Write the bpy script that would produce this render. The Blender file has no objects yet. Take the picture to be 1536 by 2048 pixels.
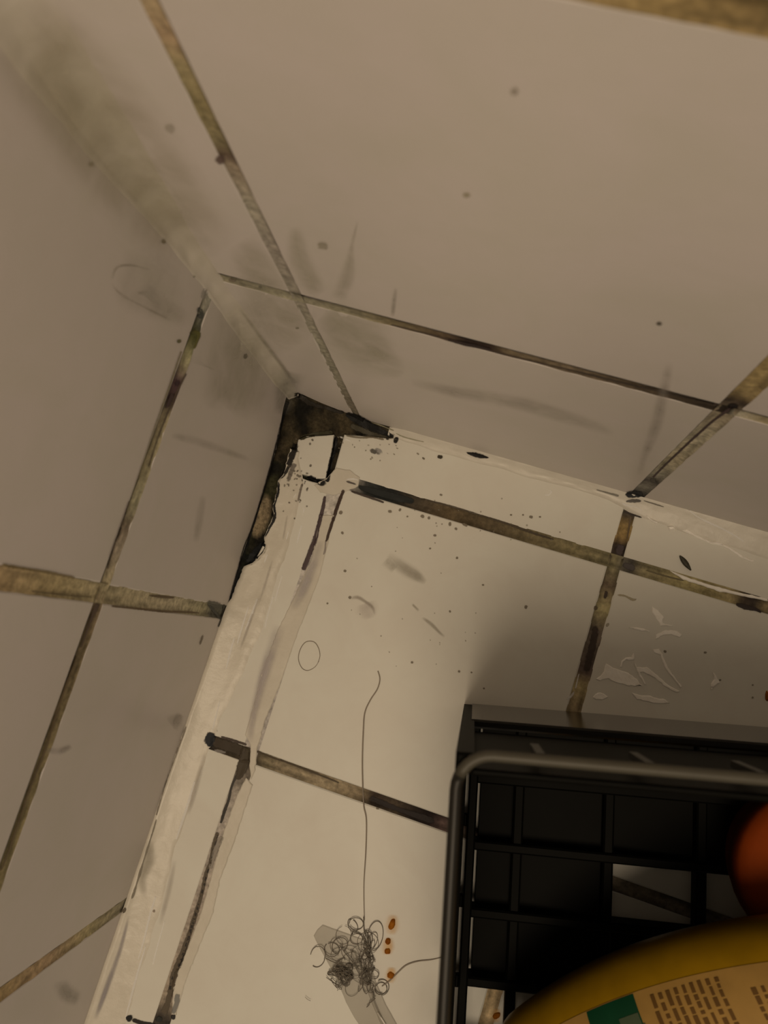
import bpy, math, random
from mathutils import Matrix, Vector, noise
from mathutils.bvhtree import BVHTree
from mathutils.geometry import tessellate_polygon

random.seed(7)
scene = bpy.context.scene
COL = scene.collection

# ------------------------------------------------------------------ camera
# corner of the room = origin, floor z=0, right wall y=0, left wall x=0, room at x>0, y<0
CAM = Vector((0.13094296667, -0.10024097315, 0.43656168387))
RV = Vector((0.146175387, 0.129671765, 0.297983958))
FPX = 1670.36
RM = Matrix.Rotation(RV.length, 3, RV.normalized())
cd = bpy.data.cameras.new('camera')
cam = bpy.data.objects.new('camera', cd)
COL.objects.link(cam)
cam.matrix_world = Matrix.Translation(CAM) @ RM.to_4x4()
cd.sensor_fit = 'VERTICAL'
cd.sensor_height = 36.0
cd.sensor_width = 27.0
cd.lens = FPX / 2048 * 36.0
cd.clip_start = 0.005
cd.dof.use_dof = True
cd.dof.focus_distance = 0.43
cd.dof.aperture_fstop = 16.0
scene.camera = cam

# ------------------------------------------------------------------ light
scene.view_settings.view_transform = 'Standard'
scene.view_settings.look = 'None'
scene.view_settings.gamma = 1.0
scene.view_settings.exposure = 0.0
scene.view_settings.use_curve_mapping = False
world = bpy.data.worlds.new('world')
scene.world = world
world.use_nodes = True
bg = world.node_tree.nodes['Background']
bg.inputs[0].default_value = (1.0, 0.80, 0.57, 1)
bg.inputs[1].default_value = 0.31
ld = bpy.data.lights.new('bathroom_lamp', 'AREA')
ld.shape = 'DISK'
ld.size = 0.42
ld.energy = 6.0
ld.color = (1.0, 0.79, 0.55)
lamp = bpy.data.objects.new('bathroom_lamp', ld)
COL.objects.link(lamp)
lamp.location = (0.22, -0.46, 1.2)
lamp.rotation_euler = (Vector((0.12, -0.12, 0.05)) - lamp.location).to_track_quat('-Z', 'Y').to_euler()

# ------------------------------------------------------------------ helpers
def ray(px, py):
    return RM @ Vector(((px - 768) / FPX, -(py - 1024) / FPX, -1.0))

def P(px, py, pl, v=0.0):
    i = 'xyz'.index(pl)
    d = ray(px, py)
    return CAM + d * ((v - CAM[i]) / d[i])

def lin(c):
    c = c / 255.0
    return c / 12.92 if c <= 0.04045 else ((c + 0.055) / 1.055) ** 2.4

TILE_ALB = (0.64, 0.61, 0.585)
REF = {'f': (161, 145, 117), 'w': (138, 121, 99), 'd': (112, 96, 75), 'b': (178, 157, 130)}

def alb(rgb, ref='f'):
    r = REF[ref] if isinstance(ref, str) else ref
    return tuple(min(0.9, max(0.003, lin(a) / lin(b) * t)) for a, b, t in zip(rgb, r, TILE_ALB))

def tag(o, label=None, cat=None, group=None, kind=None):
    if label: o['label'] = label
    if cat: o['category'] = cat
    if group: o['group'] = group
    if kind: o['kind'] = kind
    return o

def mk(name, verts, faces, mat, parent=None, cols=None, ops=None, smooth=False):
    me = bpy.data.meshes.new(name)
    me.from_pydata([tuple(v) for v in verts], [], faces)
    me.update()
    if cols is not None:
        a = me.color_attributes.new('col', 'FLOAT_COLOR', 'POINT')
        flat = []
        for c in cols:
            flat.extend((c[0], c[1], c[2], c[3] if len(c) > 3 else 1.0))
        a.data.foreach_set('color', flat)
    if ops is not None:
        b = me.attributes.new('op', 'FLOAT', 'POINT')
        b.data.foreach_set('value', ops)
    if smooth:
        me.polygons.foreach_set('use_smooth', [True] * len(me.polygons))
    me.materials.append(mat)
    o = bpy.data.objects.new(name, me)
    COL.objects.link(o)
    if parent is not None:
        o.parent = parent
        o.matrix_parent_inverse = parent.matrix_world.inverted()
    return o

def empty(name, loc=(0, 0, 0)):
    o = bpy.data.objects.new(name, None)
    o.empty_display_size = 0.01
    o.location = loc
    COL.objects.link(o)
    bpy.context.view_layer.update()
    return o

SV, SF = [], []          # every hard surface, for laying stains and hair on it
def surf(verts, faces):
    b = len(SV)
    SV.extend(Vector(v) for v in verts)
    SF.extend([i + b for i in f] for f in faces)

# ------------------------------------------------------------------ materials
def newmat(name):
    m = bpy.data.materials.new(name)
    m.use_nodes = True
    nt = m.node_tree
    return m, nt, nt.nodes['Principled BSDF'], nt.nodes['Material Output']

def noise_node(nt, scale, detail=4, rough=0.55, dist=0.0):
    tc = nt.nodes.new('ShaderNodeNewGeometry')
    n = nt.nodes.new('ShaderNodeTexNoise')
    n.inputs['Scale'].default_value = scale
    n.inputs['Detail'].default_value = detail
    n.inputs['Roughness'].default_value = rough
    n.inputs['Distortion'].default_value = dist
    nt.links.new(tc.outputs['Position'], n.inputs['Vector'])
    return n

def ramp(nt, stops):
    r = nt.nodes.new('ShaderNodeValToRGB')
    e = r.color_ramp.elements
    while len(e) < len(stops):
        e.new(0.5)
    for k, (p, c) in enumerate(stops):
        e[k].position = p
        e[k].color = (c[0], c[1], c[2], 1)
    return r

def bump(nt, b, n, strength, dist):
    bp = nt.nodes.new('ShaderNodeBump')
    bp.inputs['Strength'].default_value = strength
    bp.inputs['Distance'].default_value = dist
    nt.links.new(n.outputs['Fac'], bp.inputs['Height'])
    nt.links.new(bp.outputs[0], b.inputs['Normal'])

def mat_tile(name, base, dirt):
    m, nt, b, _ = newmat(name)
    n = noise_node(nt, 26, 5, 0.6, 0.6)
    r = ramp(nt, [(0.36, base), (0.72, dirt)])
    nt.links.new(n.outputs['Fac'], r.inputs[0])
    nt.links.new(r.outputs[0], b.inputs['Base Color'])
    b.inputs['Roughness'].default_value = 0.38
    b.inputs['Specular IOR Level'].default_value = 0.3
    n2 = noise_node(nt, 60, 2)
    bump(nt, b, n2, 0.12, 0.001)
    return m

def mat_noise(name, c1, c2, scale, rough, bscale=None, bdist=0.0005, bstr=0.4, lo=0.35, hi=0.68, spec=0.4, dist=0.3):
    m, nt, b, _ = newmat(name)
    n = noise_node(nt, scale, 6, 0.6, dist)
    r = ramp(nt, [(lo, c1), (hi, c2)])
    nt.links.new(n.outputs['Fac'], r.inputs[0])
    nt.links.new(r.outputs[0], b.inputs['Base Color'])
    b.inputs['Roughness'].default_value = rough
    b.inputs['Specular IOR Level'].default_value = spec
    if bscale:
        bump(nt, b, noise_node(nt, bscale, 4), bstr, bdist)
    return m

M_WTILE = mat_tile('white_wall_tile', (0.65, 0.605, 0.595), (0.615, 0.585, 0.55))
M_FTILE = mat_tile('white_floor_tile', (0.65, 0.645, 0.595), (0.615, 0.595, 0.545))
M_SIL = mat_noise('old_white_sealant', (0.60, 0.57, 0.505), (0.54, 0.51, 0.445), 55, 0.36, 240, 0.0007, 0.3, spec=0.35)
M_SIL2 = mat_noise('white_sealant', (0.615, 0.59, 0.535), (0.56, 0.535, 0.48), 60, 0.4, 260, 0.0007, 0.3, spec=0.35)
M_SILC = mat_noise('yellowed_corner_sealant', (0.555, 0.525, 0.45), (0.62, 0.58, 0.545), 30, 0.5, 120, 0.0006, 0.2, spec=0.25)
M_BACK = mat_noise('mortar_bed', (0.06, 0.045, 0.025), (0.20, 0.16, 0.09), 160, 0.9, 400, 0.001, 0.7)
M_CAV = None

def mat_attr(name, rough, nscale=0, namount=0.0, spec=0.3, bscale=None, bdist=0.0004):
    m, nt, b, _ = newmat(name)
    at = nt.nodes.new('ShaderNodeAttribute')
    at.attribute_name = 'col'
    src = at.outputs['Color']
    if nscale:
        n = noise_node(nt, nscale, 5, 0.65)
        mr = nt.nodes.new('ShaderNodeMapRange')
        mr.inputs['From Min'].default_value = 0.3
        mr.inputs['From Max'].default_value = 0.7
        mr.inputs['To Min'].default_value = 1 - namount
        mr.inputs['To Max'].default_value = 1 + namount
        nt.links.new(n.outputs['Fac'], mr.inputs[0])
        mx = nt.nodes.new('ShaderNodeVectorMath')
        mx.operation = 'SCALE'
        nt.links.new(src, mx.inputs[0])
        nt.links.new(mr.outputs[0], mx.inputs['Scale'])
        src = mx.outputs[0]
    nt.links.new(src, b.inputs['Base Color'])
    b.inputs['Roughness'].default_value = rough
    b.inputs['Specular IOR Level'].default_value = spec
    if bscale:
        bump(nt, b, noise_node(nt, bscale, 4), 0.6, bdist)
    return m

M_GROUT = mat_attr('dirty_grout', 0.8, 420, 0.35, 0.2, 500, 0.0006)
M_CAV = mat_attr('mouldy_rubble', 0.85, 500, 0.5, 0.15, 350, 0.0012)

def mat_stain():
    m, nt, b, out = newmat('mould_glint_film')
    at = nt.nodes.new('ShaderNodeAttribute'); at.attribute_name = 'col'
    op = nt.nodes.new('ShaderNodeAttribute'); op.attribute_name = 'op'
    n = noise_node(nt, 520, 5, 0.65, 0.4)
    a1 = nt.nodes.new('ShaderNodeMath'); a1.operation = 'SUBTRACT'; a1.inputs[1].default_value = 0.5
    a2 = nt.nodes.new('ShaderNodeMath'); a2.operation = 'MULTIPLY_ADD'; a2.inputs[1].default_value = 1.1
    nt.links.new(n.outputs['Fac'], a1.inputs[0])
    nt.links.new(a1.outputs[0], a2.inputs[0])
    nt.links.new(at.outputs['Alpha'], a2.inputs[2])
    mr = nt.nodes.new('ShaderNodeMapRange'); mr.interpolation_type = 'SMOOTHSTEP'
    mr.inputs['From Min'].default_value = 0.32
    mr.inputs['From Max'].default_value = 0.74
    nt.links.new(a2.outputs[0], mr.inputs[0])
    mu = nt.nodes.new('ShaderNodeMath'); mu.operation = 'MULTIPLY'
    nt.links.new(mr.outputs[0], mu.inputs[0])
    nt.links.new(op.outputs['Fac'], mu.inputs[1])
    nt.links.new(at.outputs['Color'], b.inputs['Base Color'])
    nt.links.new(mu.outputs[0], b.inputs['Alpha'])
    b.inputs['Roughness'].default_value = 0.6
    b.inputs['Specular IOR Level'].default_value = 0.25
    return m
M_STAIN = mat_stain()

def mat_grime_shadow():
    m, nt, b, out = newmat('grime_shadow_film')
    at = nt.nodes.new('ShaderNodeAttribute'); at.attribute_name = 'col'
    op = nt.nodes.new('ShaderNodeAttribute'); op.attribute_name = 'op'
    n = noise_node(nt, 60, 3, 0.5, 0.3)
    mr = nt.nodes.new('ShaderNodeMapRange')
    mr.inputs['From Min'].default_value = 0.3
    mr.inputs['From Max'].default_value = 0.7
    mr.inputs['To Min'].default_value = 0.35
    mr.inputs['To Max'].default_value = 1.3
    nt.links.new(n.outputs['Fac'], mr.inputs[0])
    m1 = nt.nodes.new('ShaderNodeMath'); m1.operation = 'MULTIPLY'
    m2 = nt.nodes.new('ShaderNodeMath'); m2.operation = 'MULTIPLY'
    nt.links.new(at.outputs['Alpha'], m1.inputs[0]); nt.links.new(mr.outputs[0], m1.inputs[1])
    nt.links.new(m1.outputs[0], m2.inputs[0]); nt.links.new(op.outputs['Fac'], m2.inputs[1])
    nt.links.new(at.outputs['Color'], b.inputs['Base Color'])
    nt.links.new(m2.outputs[0], b.inputs['Alpha'])
    b.inputs['Roughness'].default_value = 0.5
    b.inputs['Specular IOR Level'].default_value = 0.3
    return m
M_GRIME_SHADOW = mat_grime_shadow()

def plain(name, c, rough=0.5, spec=0.5, alpha=1.0, trans=0.0):
    m, nt, b, _ = newmat(name)
    n = noise_node(nt, 90, 4)
    r = ramp(nt, [(0.3, tuple(x * 0.9 for x in c)), (0.7, tuple(min(1, x * 1.1) for x in c))])
    nt.links.new(n.outputs['Fac'], r.inputs[0])
    nt.links.new(r.outputs[0], b.inputs['Base Color'])
    b.inputs['Roughness'].default_value = rough
    b.inputs['Specular IOR Level'].default_value = spec
    b.inputs['Alpha'].default_value = alpha
    b.inputs['Transmission Weight'].default_value = trans
    return m

M_BLK = plain('black_plastic', (0.0022, 0.0022, 0.0016), 0.55, 0.05)
M_BLKG = plain('glossy_black_plastic', (0.005, 0.0045, 0.003), 0.16, 0.30)
M_RIM = plain('lit_rim_plastic', (0.05, 0.046, 0.034), 0.5, 0.35)  # lighter copy of the rim plastic for the lit far side
M_RIMB = plain('dark_rim_plastic', (0.011, 0.010, 0.008), 0.4, 0.25)
M_YEL = plain('shaded_yellow_plastic', (0.30, 0.17, 0.004), 0.35, 0.4)  # yellow darkened to carry the shadow the bottle lies in
M_LAB = plain('paper_label', (0.32, 0.19, 0.05), 0.6, 0.2)
M_GRN = plain('green_print', (0.003, 0.045, 0.018), 0.6, 0.2)
M_LEAF = plain('grey_green_print', (0.06, 0.085, 0.05), 0.6, 0.2)
M_TXT = plain('brown_print', (0.11, 0.055, 0.012), 0.7, 0.2)
M_ORG = plain('orange_plastic', (0.21, 0.034, 0.002), 0.75, 0.12)
M_HAIR = plain('dark_hair', (0.17, 0.15, 0.125), 0.6, 0.2)
M_HAIR2 = plain('faint_hair', (0.27, 0.235, 0.195), 0.6, 0.2)
M_FILM = plain('clear_plastic_film', (0.34, 0.31, 0.25), 0.2, 0.6, 0.42)
M_RUST = mat_noise('rust_drop', (0.36, 0.13, 0.010), (0.17, 0.045, 0.004), 420, 0.65, spec=0.1)
M_SMEAR = mat_noise('dried_sealant', (0.90, 0.88, 0.84), (0.82, 0.79, 0.74), 300, 0.45, 600, 0.0004)
M_FLAKE = mat_noise('husk', (0.05, 0.045, 0.025), (0.02, 0.018, 0.012), 600, 0.6)

# ------------------------------------------------------------------ structure: slabs behind the tiles
def box(name, lo, hi, mat, parent=None):
    x0, y0, z0 = lo; x1, y1, z1 = hi
    v = [(x0, y0, z0), (x1, y0, z0), (x1, y1, z0), (x0, y1, z0), (x0, y0, z1), (x1, y0, z1), (x1, y1, z1), (x0, y1, z1)]
    f = [(0, 3, 2, 1), (4, 5, 6, 7), (0, 1, 5, 4), (1, 2, 6, 5), (2, 3, 7, 6), (3, 0, 4, 7)]
    return mk(name, v, f, mat, parent), v, f

EXT = 0.66
floor, v, f = box('floor', (-0.012, -EXT, -0.05), (EXT, 0.012, -0.009), M_BACK); surf(v, f)
wall_left, v, f = box('wall_left', (-0.05, -EXT, -0.009), (-0.008, 0.05, 0.64), M_BACK); surf(v, f)
wall_right, v, f = box('wall_right', (-0.008, 0.008, -0.009), (EXT, 0.05, 0.64), M_BACK); surf(v, f)
tag(floor, 'tiled shower floor of square white tiles with grimy grout', 'floor', kind='structure')
tag(wall_left, 'white tiled wall on the left with stained grout', 'wall', kind='structure')
tag(wall_right, 'white tiled wall at the top right with thin dark joints', 'wall', kind='structure')

FR = {  # plane frames: (a,b,h) -> world ; h = height above tile face
    'z': lambda a, b, h: Vector((a, b, h)),
    'x': lambda a, b, h: Vector((h, a, b)),       # left wall: a=y, b=z
    'y': lambda a, b, h: Vector((a, -h, b)),      # right wall: a=x, b=z
}

def tile(parent, pl, poly, mat, name='tile', thick=0.008, bev=0.0011):
    """a glazed tile with an eased edge; poly = corners in plane coordinates, any winding"""
    fr = FR[pl]
    n = len(poly)
    area = sum(poly[i][0] * poly[(i + 1) % n][1] - poly[(i + 1) % n][0] * poly[i][1] for i in range(n))
    if area < 0: poly = poly[::-1]
    def inset(d):
        out = []
        for i in range(n):
            p0, p1, p2 = Vector(poly[i - 1]), Vector(poly[i]), Vector(poly[(i + 1) % n])
            d1 = (p1 - p0).normalized(); d2 = (p2 - p1).normalized()
            n1 = Vector((-d1.y, d1.x)); n2 = Vector((-d2.y, d2.x))
            k = max(0.4, 1 + n1.dot(n2))
            out.append(p1 + (n1 + n2) * (d / k))
        return out
    rings = [(0, -thick), (0, -bev), (bev * 0.35, -bev * 0.3), (bev, 0.0)]
    v = []
    for d, h in rings:
        for q in inset(d): v.append(fr(q[0], q[1], h))
    f = []
    flip = pl in 'y'
    for r in range(3):
        for i in range(n):
            a, b = r * n + i, r * n + (i + 1) % n
            f.append((a, b, b + n, a + n))
    top = [3 * n + i for i in range(n)]
    if n == 4: f.append(tuple(top))
    else:
        pts = [Vector((poly_[0], poly_[1], 0)) for poly_ in inset(bev)]
        for t in tessellate_polygon([pts]):
            t = [3 * n + k for k in t]
            q = [Vector(v[k]) for k in t]
            nn = (q[1] - q[0]).cross(q[2] - q[0])
            want = fr(0, 0, 1) - fr(0, 0, 0)
            f.append(tuple(t if nn.dot(want) * (-1 if flip else 1) > 0 else t[::-1]))
    if flip: f = [tuple(reversed(q)) for q in f]
    surf(v, f)
    return mk(name, v, f, mat, parent)

G = 0.003   # half a joint
def J(): return random.uniform(-0.00025, 0.00025)

def rect(a0, a1, b0, b1):
    return [(a0 + J(), b0 + J()), (a1 + J(), b0 + J()), (a1 + J(), b1 + J()), (a0 + J(), b1 + J())]

# floor grid
FX = [0.0365, 0.187, 0.3375, 0.488, 0.638]
FY = [-0.0355, -0.1865, -0.3375, -0.488, -0.638]
for i in range(len(FX) - 1):
    for j in range(len(FY) - 1):
        tile(floor, 'z', rect(FX[i] + G, FX[i + 1] - G, FY[j + 1] + G, FY[j] - G), M_FTILE)
# cut strip along the right wall
for i in range(len(FX) - 1):
    if i == 0:
        pts = [(FX[0] - 0.0055, -0.0105), (0.046, -0.0075), (0.056, -0.0055), (0.064, -0.002), (FX[1] - G, -0.002), (FX[1] - G, FY[0] + G), (FX[0] - 0.0045, FY[0] + G)]
        tile(floor, 'z', pts, M_FTILE, bev=0.0007)
    else:
        tile(floor, 'z', rect(FX[i] + G, FX[i + 1] - G, FY[0] + G, -0.002), M_FTILE)
# cut strip along the left wall
tile(floor, 'z', [(0.0105, FY[0] - 0.004), (0.0200, FY[0] - 0.0048), (0.0325, FY[0] - 0.0045), (0.0332, FY[1] + G), (0.004, FY[1] + G), (0.0042, -0.10), (0.0085, -0.075)], M_FTILE, bev=0.0007)
for j in range(1, len(FY) - 1):
    tile(floor, 'z', rect(0.002, FX[0] - 0.0038, FY[j + 1] + G, FY[j] - G), M_FTILE)
# small corner offcut
cp = [P(x, y, 'z') for x, y in [(596, 879), (612, 872), (640, 871), (668, 869), (664, 898), (658, 930), (651, 957), (632, 957), (612, 950), (590, 945), (588, 915)]]
tile(floor, 'z', [(q.x, q.y) for q in cp], M_FTILE, bev=0.0006)

# walls
WX = [0.0355, 0.188, 0.3405, 0.493, 0.645]
WZ = [0.159, 0.3225, 0.475, 0.628]
for i in range(len(WX)):
    a0 = 0.0005 if i == 0 else WX[i - 1] + G
    a1 = WX[i] - G
    if i == 0: a1 = WX[0] - 0.0016
    if i == 1: a0 = WX[0] + 0.0016
    for j in range(len(WZ)):
        b0 = 0.0008 if j == 0 else WZ[j - 1] + G
        b1 = WZ[j] - G
        if i == 0 and j == 0:
            tile(wall_right, 'y', [(a0, 0.020), (0.007, 0.0185), (0.016, 0.0115), (0.026, 0.0065), (a1, 0.003), (a1, b1), (a0, b1)], M_WTILE, bev=0.0008)
        else:
            tile(wall_right, 'y', rect(a0, a1, b0, b1), M_WTILE)
LY = [-0.121, -0.275, -0.4285, -0.582]
LZ = [0.1512, 0.304, 0.457, 0.61]
for i in range(len(LY)):
    a1 = -0.0005 if i == 0 else LY[i - 1] - G
    a0 = LY[i] + G
    for j in range(len(LZ)):
        b0 = 0.0008 if j == 0 else LZ[j - 1] + G
        b1 = LZ[j] - G
        if i == 0 and j == 0:
            tile(wall_left, 'x', [(a0, 0.0008), (a0, b1), (a1, b1), (a1, 0.021), (-0.010, 0.019), (-0.018, 0.0140), (-0.030, 0.0075), (-0.054, 0.0048), (-0.074, 0.0042), (-0.092, 0.0040), (-0.106, 0.0015)], M_WTILE, bev=0.0008)
        else:
            tile(wall_left, 'x', rect(a0, a1, b0, b1), M_WTILE)

# ------------------------------------------------------------------ grout joints with traced colours
def interp(samples, t):
    if t <= samples[0][0]: return samples[0][1]
    for (t0, c0), (t1, c1) in zip(samples, samples[1:]):
        if t <= t1:
            k = (t - t0) / max(1e-9, t1 - t0)
            return tuple(a + (b - a) * k for a, b in zip(c0, c1))
    return samples[-1][1]

def grout(parent, pl, axis, fixed, t0, t1, samples, depth=0.0005, half=0.0036, rough=0.6, name='grout_joint'):
    """axis 0: runs along plane coordinate a at b=fixed; axis 1: runs along b at a=fixed. samples: (px,py,rgb,ref)"""
    fr = FR[pl]
    s = []
    for q in samples:
        w = P(q[0], q[1], pl)
        ab = {'z': (w.x, w.y), 'x': (w.y, w.z), 'y': (w.x, w.z)}[pl]
        s.append((ab[axis], alb(q[2], q[3] if len(q) > 3 else 'f')))
    s.sort()
    n = max(2, int((t1 - t0) / 0.0014))
    lat = [-1, -0.6, 0, 0.6, 1]
    v, c, f = [], [], []
    sd = random.uniform(0, 100)
    for i in range(n + 1):
        t = t0 + (t1 - t0) * i / n
        base = tuple(min(0.6, x * (1.0 if pl == 'z' else 1.22)) for x in interp(s, t))
        for k, l in enumerate(lat):
            w1 = noise.noise(Vector((t * 160, l * 1.5, sd)))
            w2 = noise.noise(Vector((t * 60, l * 2.0 + 9, sd + 5)))
            h = -depth + (0.0005 * (abs(l) > 0.8)) + 0.0003 * w1
            l2 = fixed + l * half
            v.append(fr(t, l2, h) if axis == 0 else fr(l2, t, h))
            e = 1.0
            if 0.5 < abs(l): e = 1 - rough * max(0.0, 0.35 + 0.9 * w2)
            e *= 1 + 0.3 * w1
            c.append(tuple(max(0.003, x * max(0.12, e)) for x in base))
    m = len(lat)
    for i in range(n):
        for k in range(m - 1):
            a = i * m + k
            f.append((a, a + m, a + m + 1, a + 1))
    flip = (fr(0, 0, 1) - fr(0, 0, 0)).dot((Vector(v[f[0][1]]) - Vector(v[f[0][0]])).cross(Vector(v[f[0][3]]) - Vector(v[f[0][0]]))) < 0
    if flip: f = [q[::-1] for q in f]
    surf(v, f)
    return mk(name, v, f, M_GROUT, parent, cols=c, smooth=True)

TAN = (104, 88, 60)
# floor, joints running along the right wall
grout(floor, 'z', 0, FY[0], 0.0355, EXT, [
    (690, 968, (120, 105, 85)), (712, 974, (95, 85, 66)), (730, 980, (36, 34, 26)), (785, 995, (27, 26, 20)), (850, 1010, (62, 50, 32)), (900, 1022, (70, 55, 32)),
    (1000, 1050, (76, 62, 38)), (1060, 1075, (88, 74, 45)), (1150, 1100, (100, 86, 52)), (1230, 1125, (112, 98, 62)),
    (1246, 1130, (60, 50, 34), 'd'), (1262, 1135, (40, 32, 22), 'd'), (1285, 1143, (78, 64, 38), 'd'), (1380, 1168, (88, 72, 40), 'd'), (1460, 1198, (80, 64, 36), 'd'),
    (1484, 1206, (34, 24, 14), 'd'), (1508, 1216, (28, 20, 12), 'd'), (1530, 1224, (72, 56, 32), 'd')])
grout(floor, 'z', 0, FY[1], 0.0365, EXT, [
    (510, 1503, (62, 50, 34)), (535, 1513, (100, 85, 56)), (560, 1523, (118, 100, 68)), (650, 1560, (118, 100, 68)), (720, 1588, (108, 90, 60)), (745, 1598, (48, 36, 24)),
    (790, 1615, (58, 46, 30)), (830, 1630, (32, 24, 16)), (860, 1640, (34, 24, 18)), (885, 1648, (82, 62, 48)), (1000, 1690, (100, 85, 60))], half=0.0033)
grout(floor, 'z', 0, FY[1] - 0.0002, 0.012, 0.0375, [(420, 1478, (24, 22, 18)), (440, 1484, (50, 40, 25)), (490, 1503, (52, 42, 26))], depth=0.0003, half=0.0036, rough=0.2)
grout(floor, 'z', 0, FY[2], 0.006, 0.0375, [(260, 2040, (24, 22, 18)), (330, 2060, (60, 50, 34))], depth=0.0005)
for yy in FY[2:]:
    grout(floor, 'z', 0, yy, 0.0365, EXT, [(400, 2100, (100, 84, 55), 'b'), (900, 2100, (120, 100, 70), 'b')])
# floor, joints running along the left wall
grout(floor, 'z', 1, FX[0] - 0.0002, -EXT, -0.040, [
    (690, 975, (150, 135, 108)), (650, 1080, (152, 137, 110)), (560, 1280, (150, 135, 110)), (495, 1490, (140, 126, 102)), (486, 1520, (60, 48, 32)), (478, 1545, (90, 78, 58)),
    (455, 1640, (140, 124, 98)), (385, 1880, (130, 112, 85)), (345, 2000, (120, 102, 75)), (335, 2040, (50, 42, 30))], depth=0.0004, half=0.0042, rough=0.2)
grout(floor, 'z', 1, FX[1], -EXT, -0.004, [
    (1262, 1015, (60, 50, 36), 'd'), (1258, 1032, (40, 30, 18), 'd'), (1252, 1055, (84, 62, 30), 'd'), (1248, 1075, (80, 58, 28), 'd'), (1243, 1092, (34, 24, 15), 'd'), (1237, 1112, (36, 26, 16), 'd'),
    (1228, 1130, (112, 98, 62)), (1216, 1170, (84, 68, 46)), (1203, 1220, (92, 76, 44), 'd'), (1190, 1260, (66, 52, 36), 'd'), (1180, 1300, (54, 42, 28), 'd'), (1172, 1345, (54, 40, 28), 'd'),
    (1163, 1375, (92, 74, 42), 'd'), (1152, 1410, (84, 66, 40), 'd'), (990, 2000, (172, 138, 92), 'b')], depth=0.0007)
for xx in FX[2:]:
    grout(floor, 'z', 1, xx, -EXT, -0.004, [(1700, 1100, TAN), (1600, 1600, TAN)], depth=0.0007)
# right wall
grout(wall_right, 'y', 0, WZ[0], 0.0, EXT, [
    (440, 548, (95, 82, 58), 'w'), (475, 560, (88, 76, 54), 'w'), (520, 572, (96, 84, 60), 'w'), (600, 597, (92, 80, 58), 'w'), (700, 625, (95, 82, 58), 'w'), (780, 645, (80, 66, 42), 'w'), (880, 672, (66, 50, 32), 'w'), (930, 686, (28, 18, 12), 'w'), (980, 698, (34, 22, 14), 'w'),
    (1020, 708, (80, 64, 42), 'w'), (1150, 738, (78, 62, 42), 'w'), (1300, 775, (52, 40, 26), 'w'), (1440, 808, (40, 30, 20), 'w'), (1470, 812, (18, 12, 8), 'w'), (1490, 820, (120, 104, 78), 'w'), (1536, 836, (110, 92, 62), 'w')], half=0.0034, rough=0.5)
for zz in WZ[1:]:
    grout(wall_right, 'y', 0, zz, 0.0, EXT, [(1100, 0, (100, 78, 46), 'w'), (1300, 10, (98, 76, 42), 'w'), (1536, 40, (86, 66, 36), 'w')])
grout(wall_right, 'y', 1, WX[0], 0.0, 0.64, [
    (697, 800, (78, 66, 48), 'w'), (680, 770, (90, 78, 58), 'w'), (640, 690, (100, 88, 66), 'w'), (590, 592, (104, 90, 70), 'w'), (545, 500, (98, 84, 66), 'w'), (500, 410, (106, 92, 70), 'w'), (455, 330, (98, 80, 58), 'w'),
    (440, 312, (62, 46, 32), 'w'), (425, 285, (84, 70, 44), 'w'), (390, 205, (92, 76, 46), 'w'), (350, 130, (106, 88, 56), 'w'), (320, 75, (108, 84, 56), 'w'), (285, 10, (112, 90, 60), 'w')], depth=0.0006, half=0.0022, rough=0.35)
grout(wall_right, 'y', 1, WX[1], 0.0, 0.64, [
    (1275, 990, (22, 18, 14), 'd'), (1290, 975, (70, 60, 44), 'd'), (1300, 962, (44, 36, 26), 'd'), (1310, 950, (84, 72, 52), 'd'), (1340, 920, (96, 80, 54), 'd'), (1400, 870, (98, 83, 58), 'd'), (1450, 825, (84, 68, 46), 'd'),
    (1472, 806, (44, 32, 22), 'w'), (1490, 788, (98, 78, 46), 'w'), (1536, 740, (106, 84, 48), 'w')])
for xx in WX[2:]:
    grout(wall_right, 'y', 1, xx, 0.0, 0.64, [(1700, 900, TAN, 'w'), (1700, 500, TAN, 'w')])
# left wall
grout(wall_left, 'x', 0, LZ[0], -EXT, -0.0005, [
    (425, 558, (130, 114, 90), 'w'), (408, 598, (122, 108, 84), 'w'), (400, 622, (96, 86, 66), 'w'),    (392, 645, (62, 56, 38), 'w'), (383, 668, (64, 58, 26), 'w'), (370, 710, (116, 102, 68), 'w'), (352, 758, (66, 46, 40), 'w'), (338, 795, (52, 36, 28), 'w'), (325, 830, (104, 88, 60), 'w'), (290, 920, (108, 92, 62), 'w'), (262, 1005, (112, 98, 68), 'w'),
    (248, 1050, (86, 70, 50), 'w'), (230, 1100, (112, 94, 70), 'w'), (205, 1170, (116, 98, 66), 'w'), (192, 1215, (84, 66, 44), 'w'), (170, 1280, (80, 64, 40), 'w'), (120, 1420, (84, 68, 42), 'w'), (85, 1520, (88, 72, 44), 'w'), (30, 1680, (92, 76, 46), 'w')], half=0.0037, rough=0.6)
for zz in LZ[1:]:
    grout(wall_left, 'x', 0, zz, -EXT, -0.001, [(0, 1000, TAN, 'w'), (-50, 1500, TAN, 'w')])
grout(wall_left, 'x', 1, LY[0], 0.0, 0.64, [
    (440, 1222, (60, 54, 40), 'w'), (425, 1220, (70, 62, 46), 'w'), (410, 1217, (108, 94, 64), 'w'), (340, 1209, (122, 104, 74), 'w'), (200, 1188, (116, 98, 66), 'w'), (120, 1170, (112, 92, 58), 'w'), (0, 1146, (112, 88, 56), 'w')], depth=0.0006)
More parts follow.
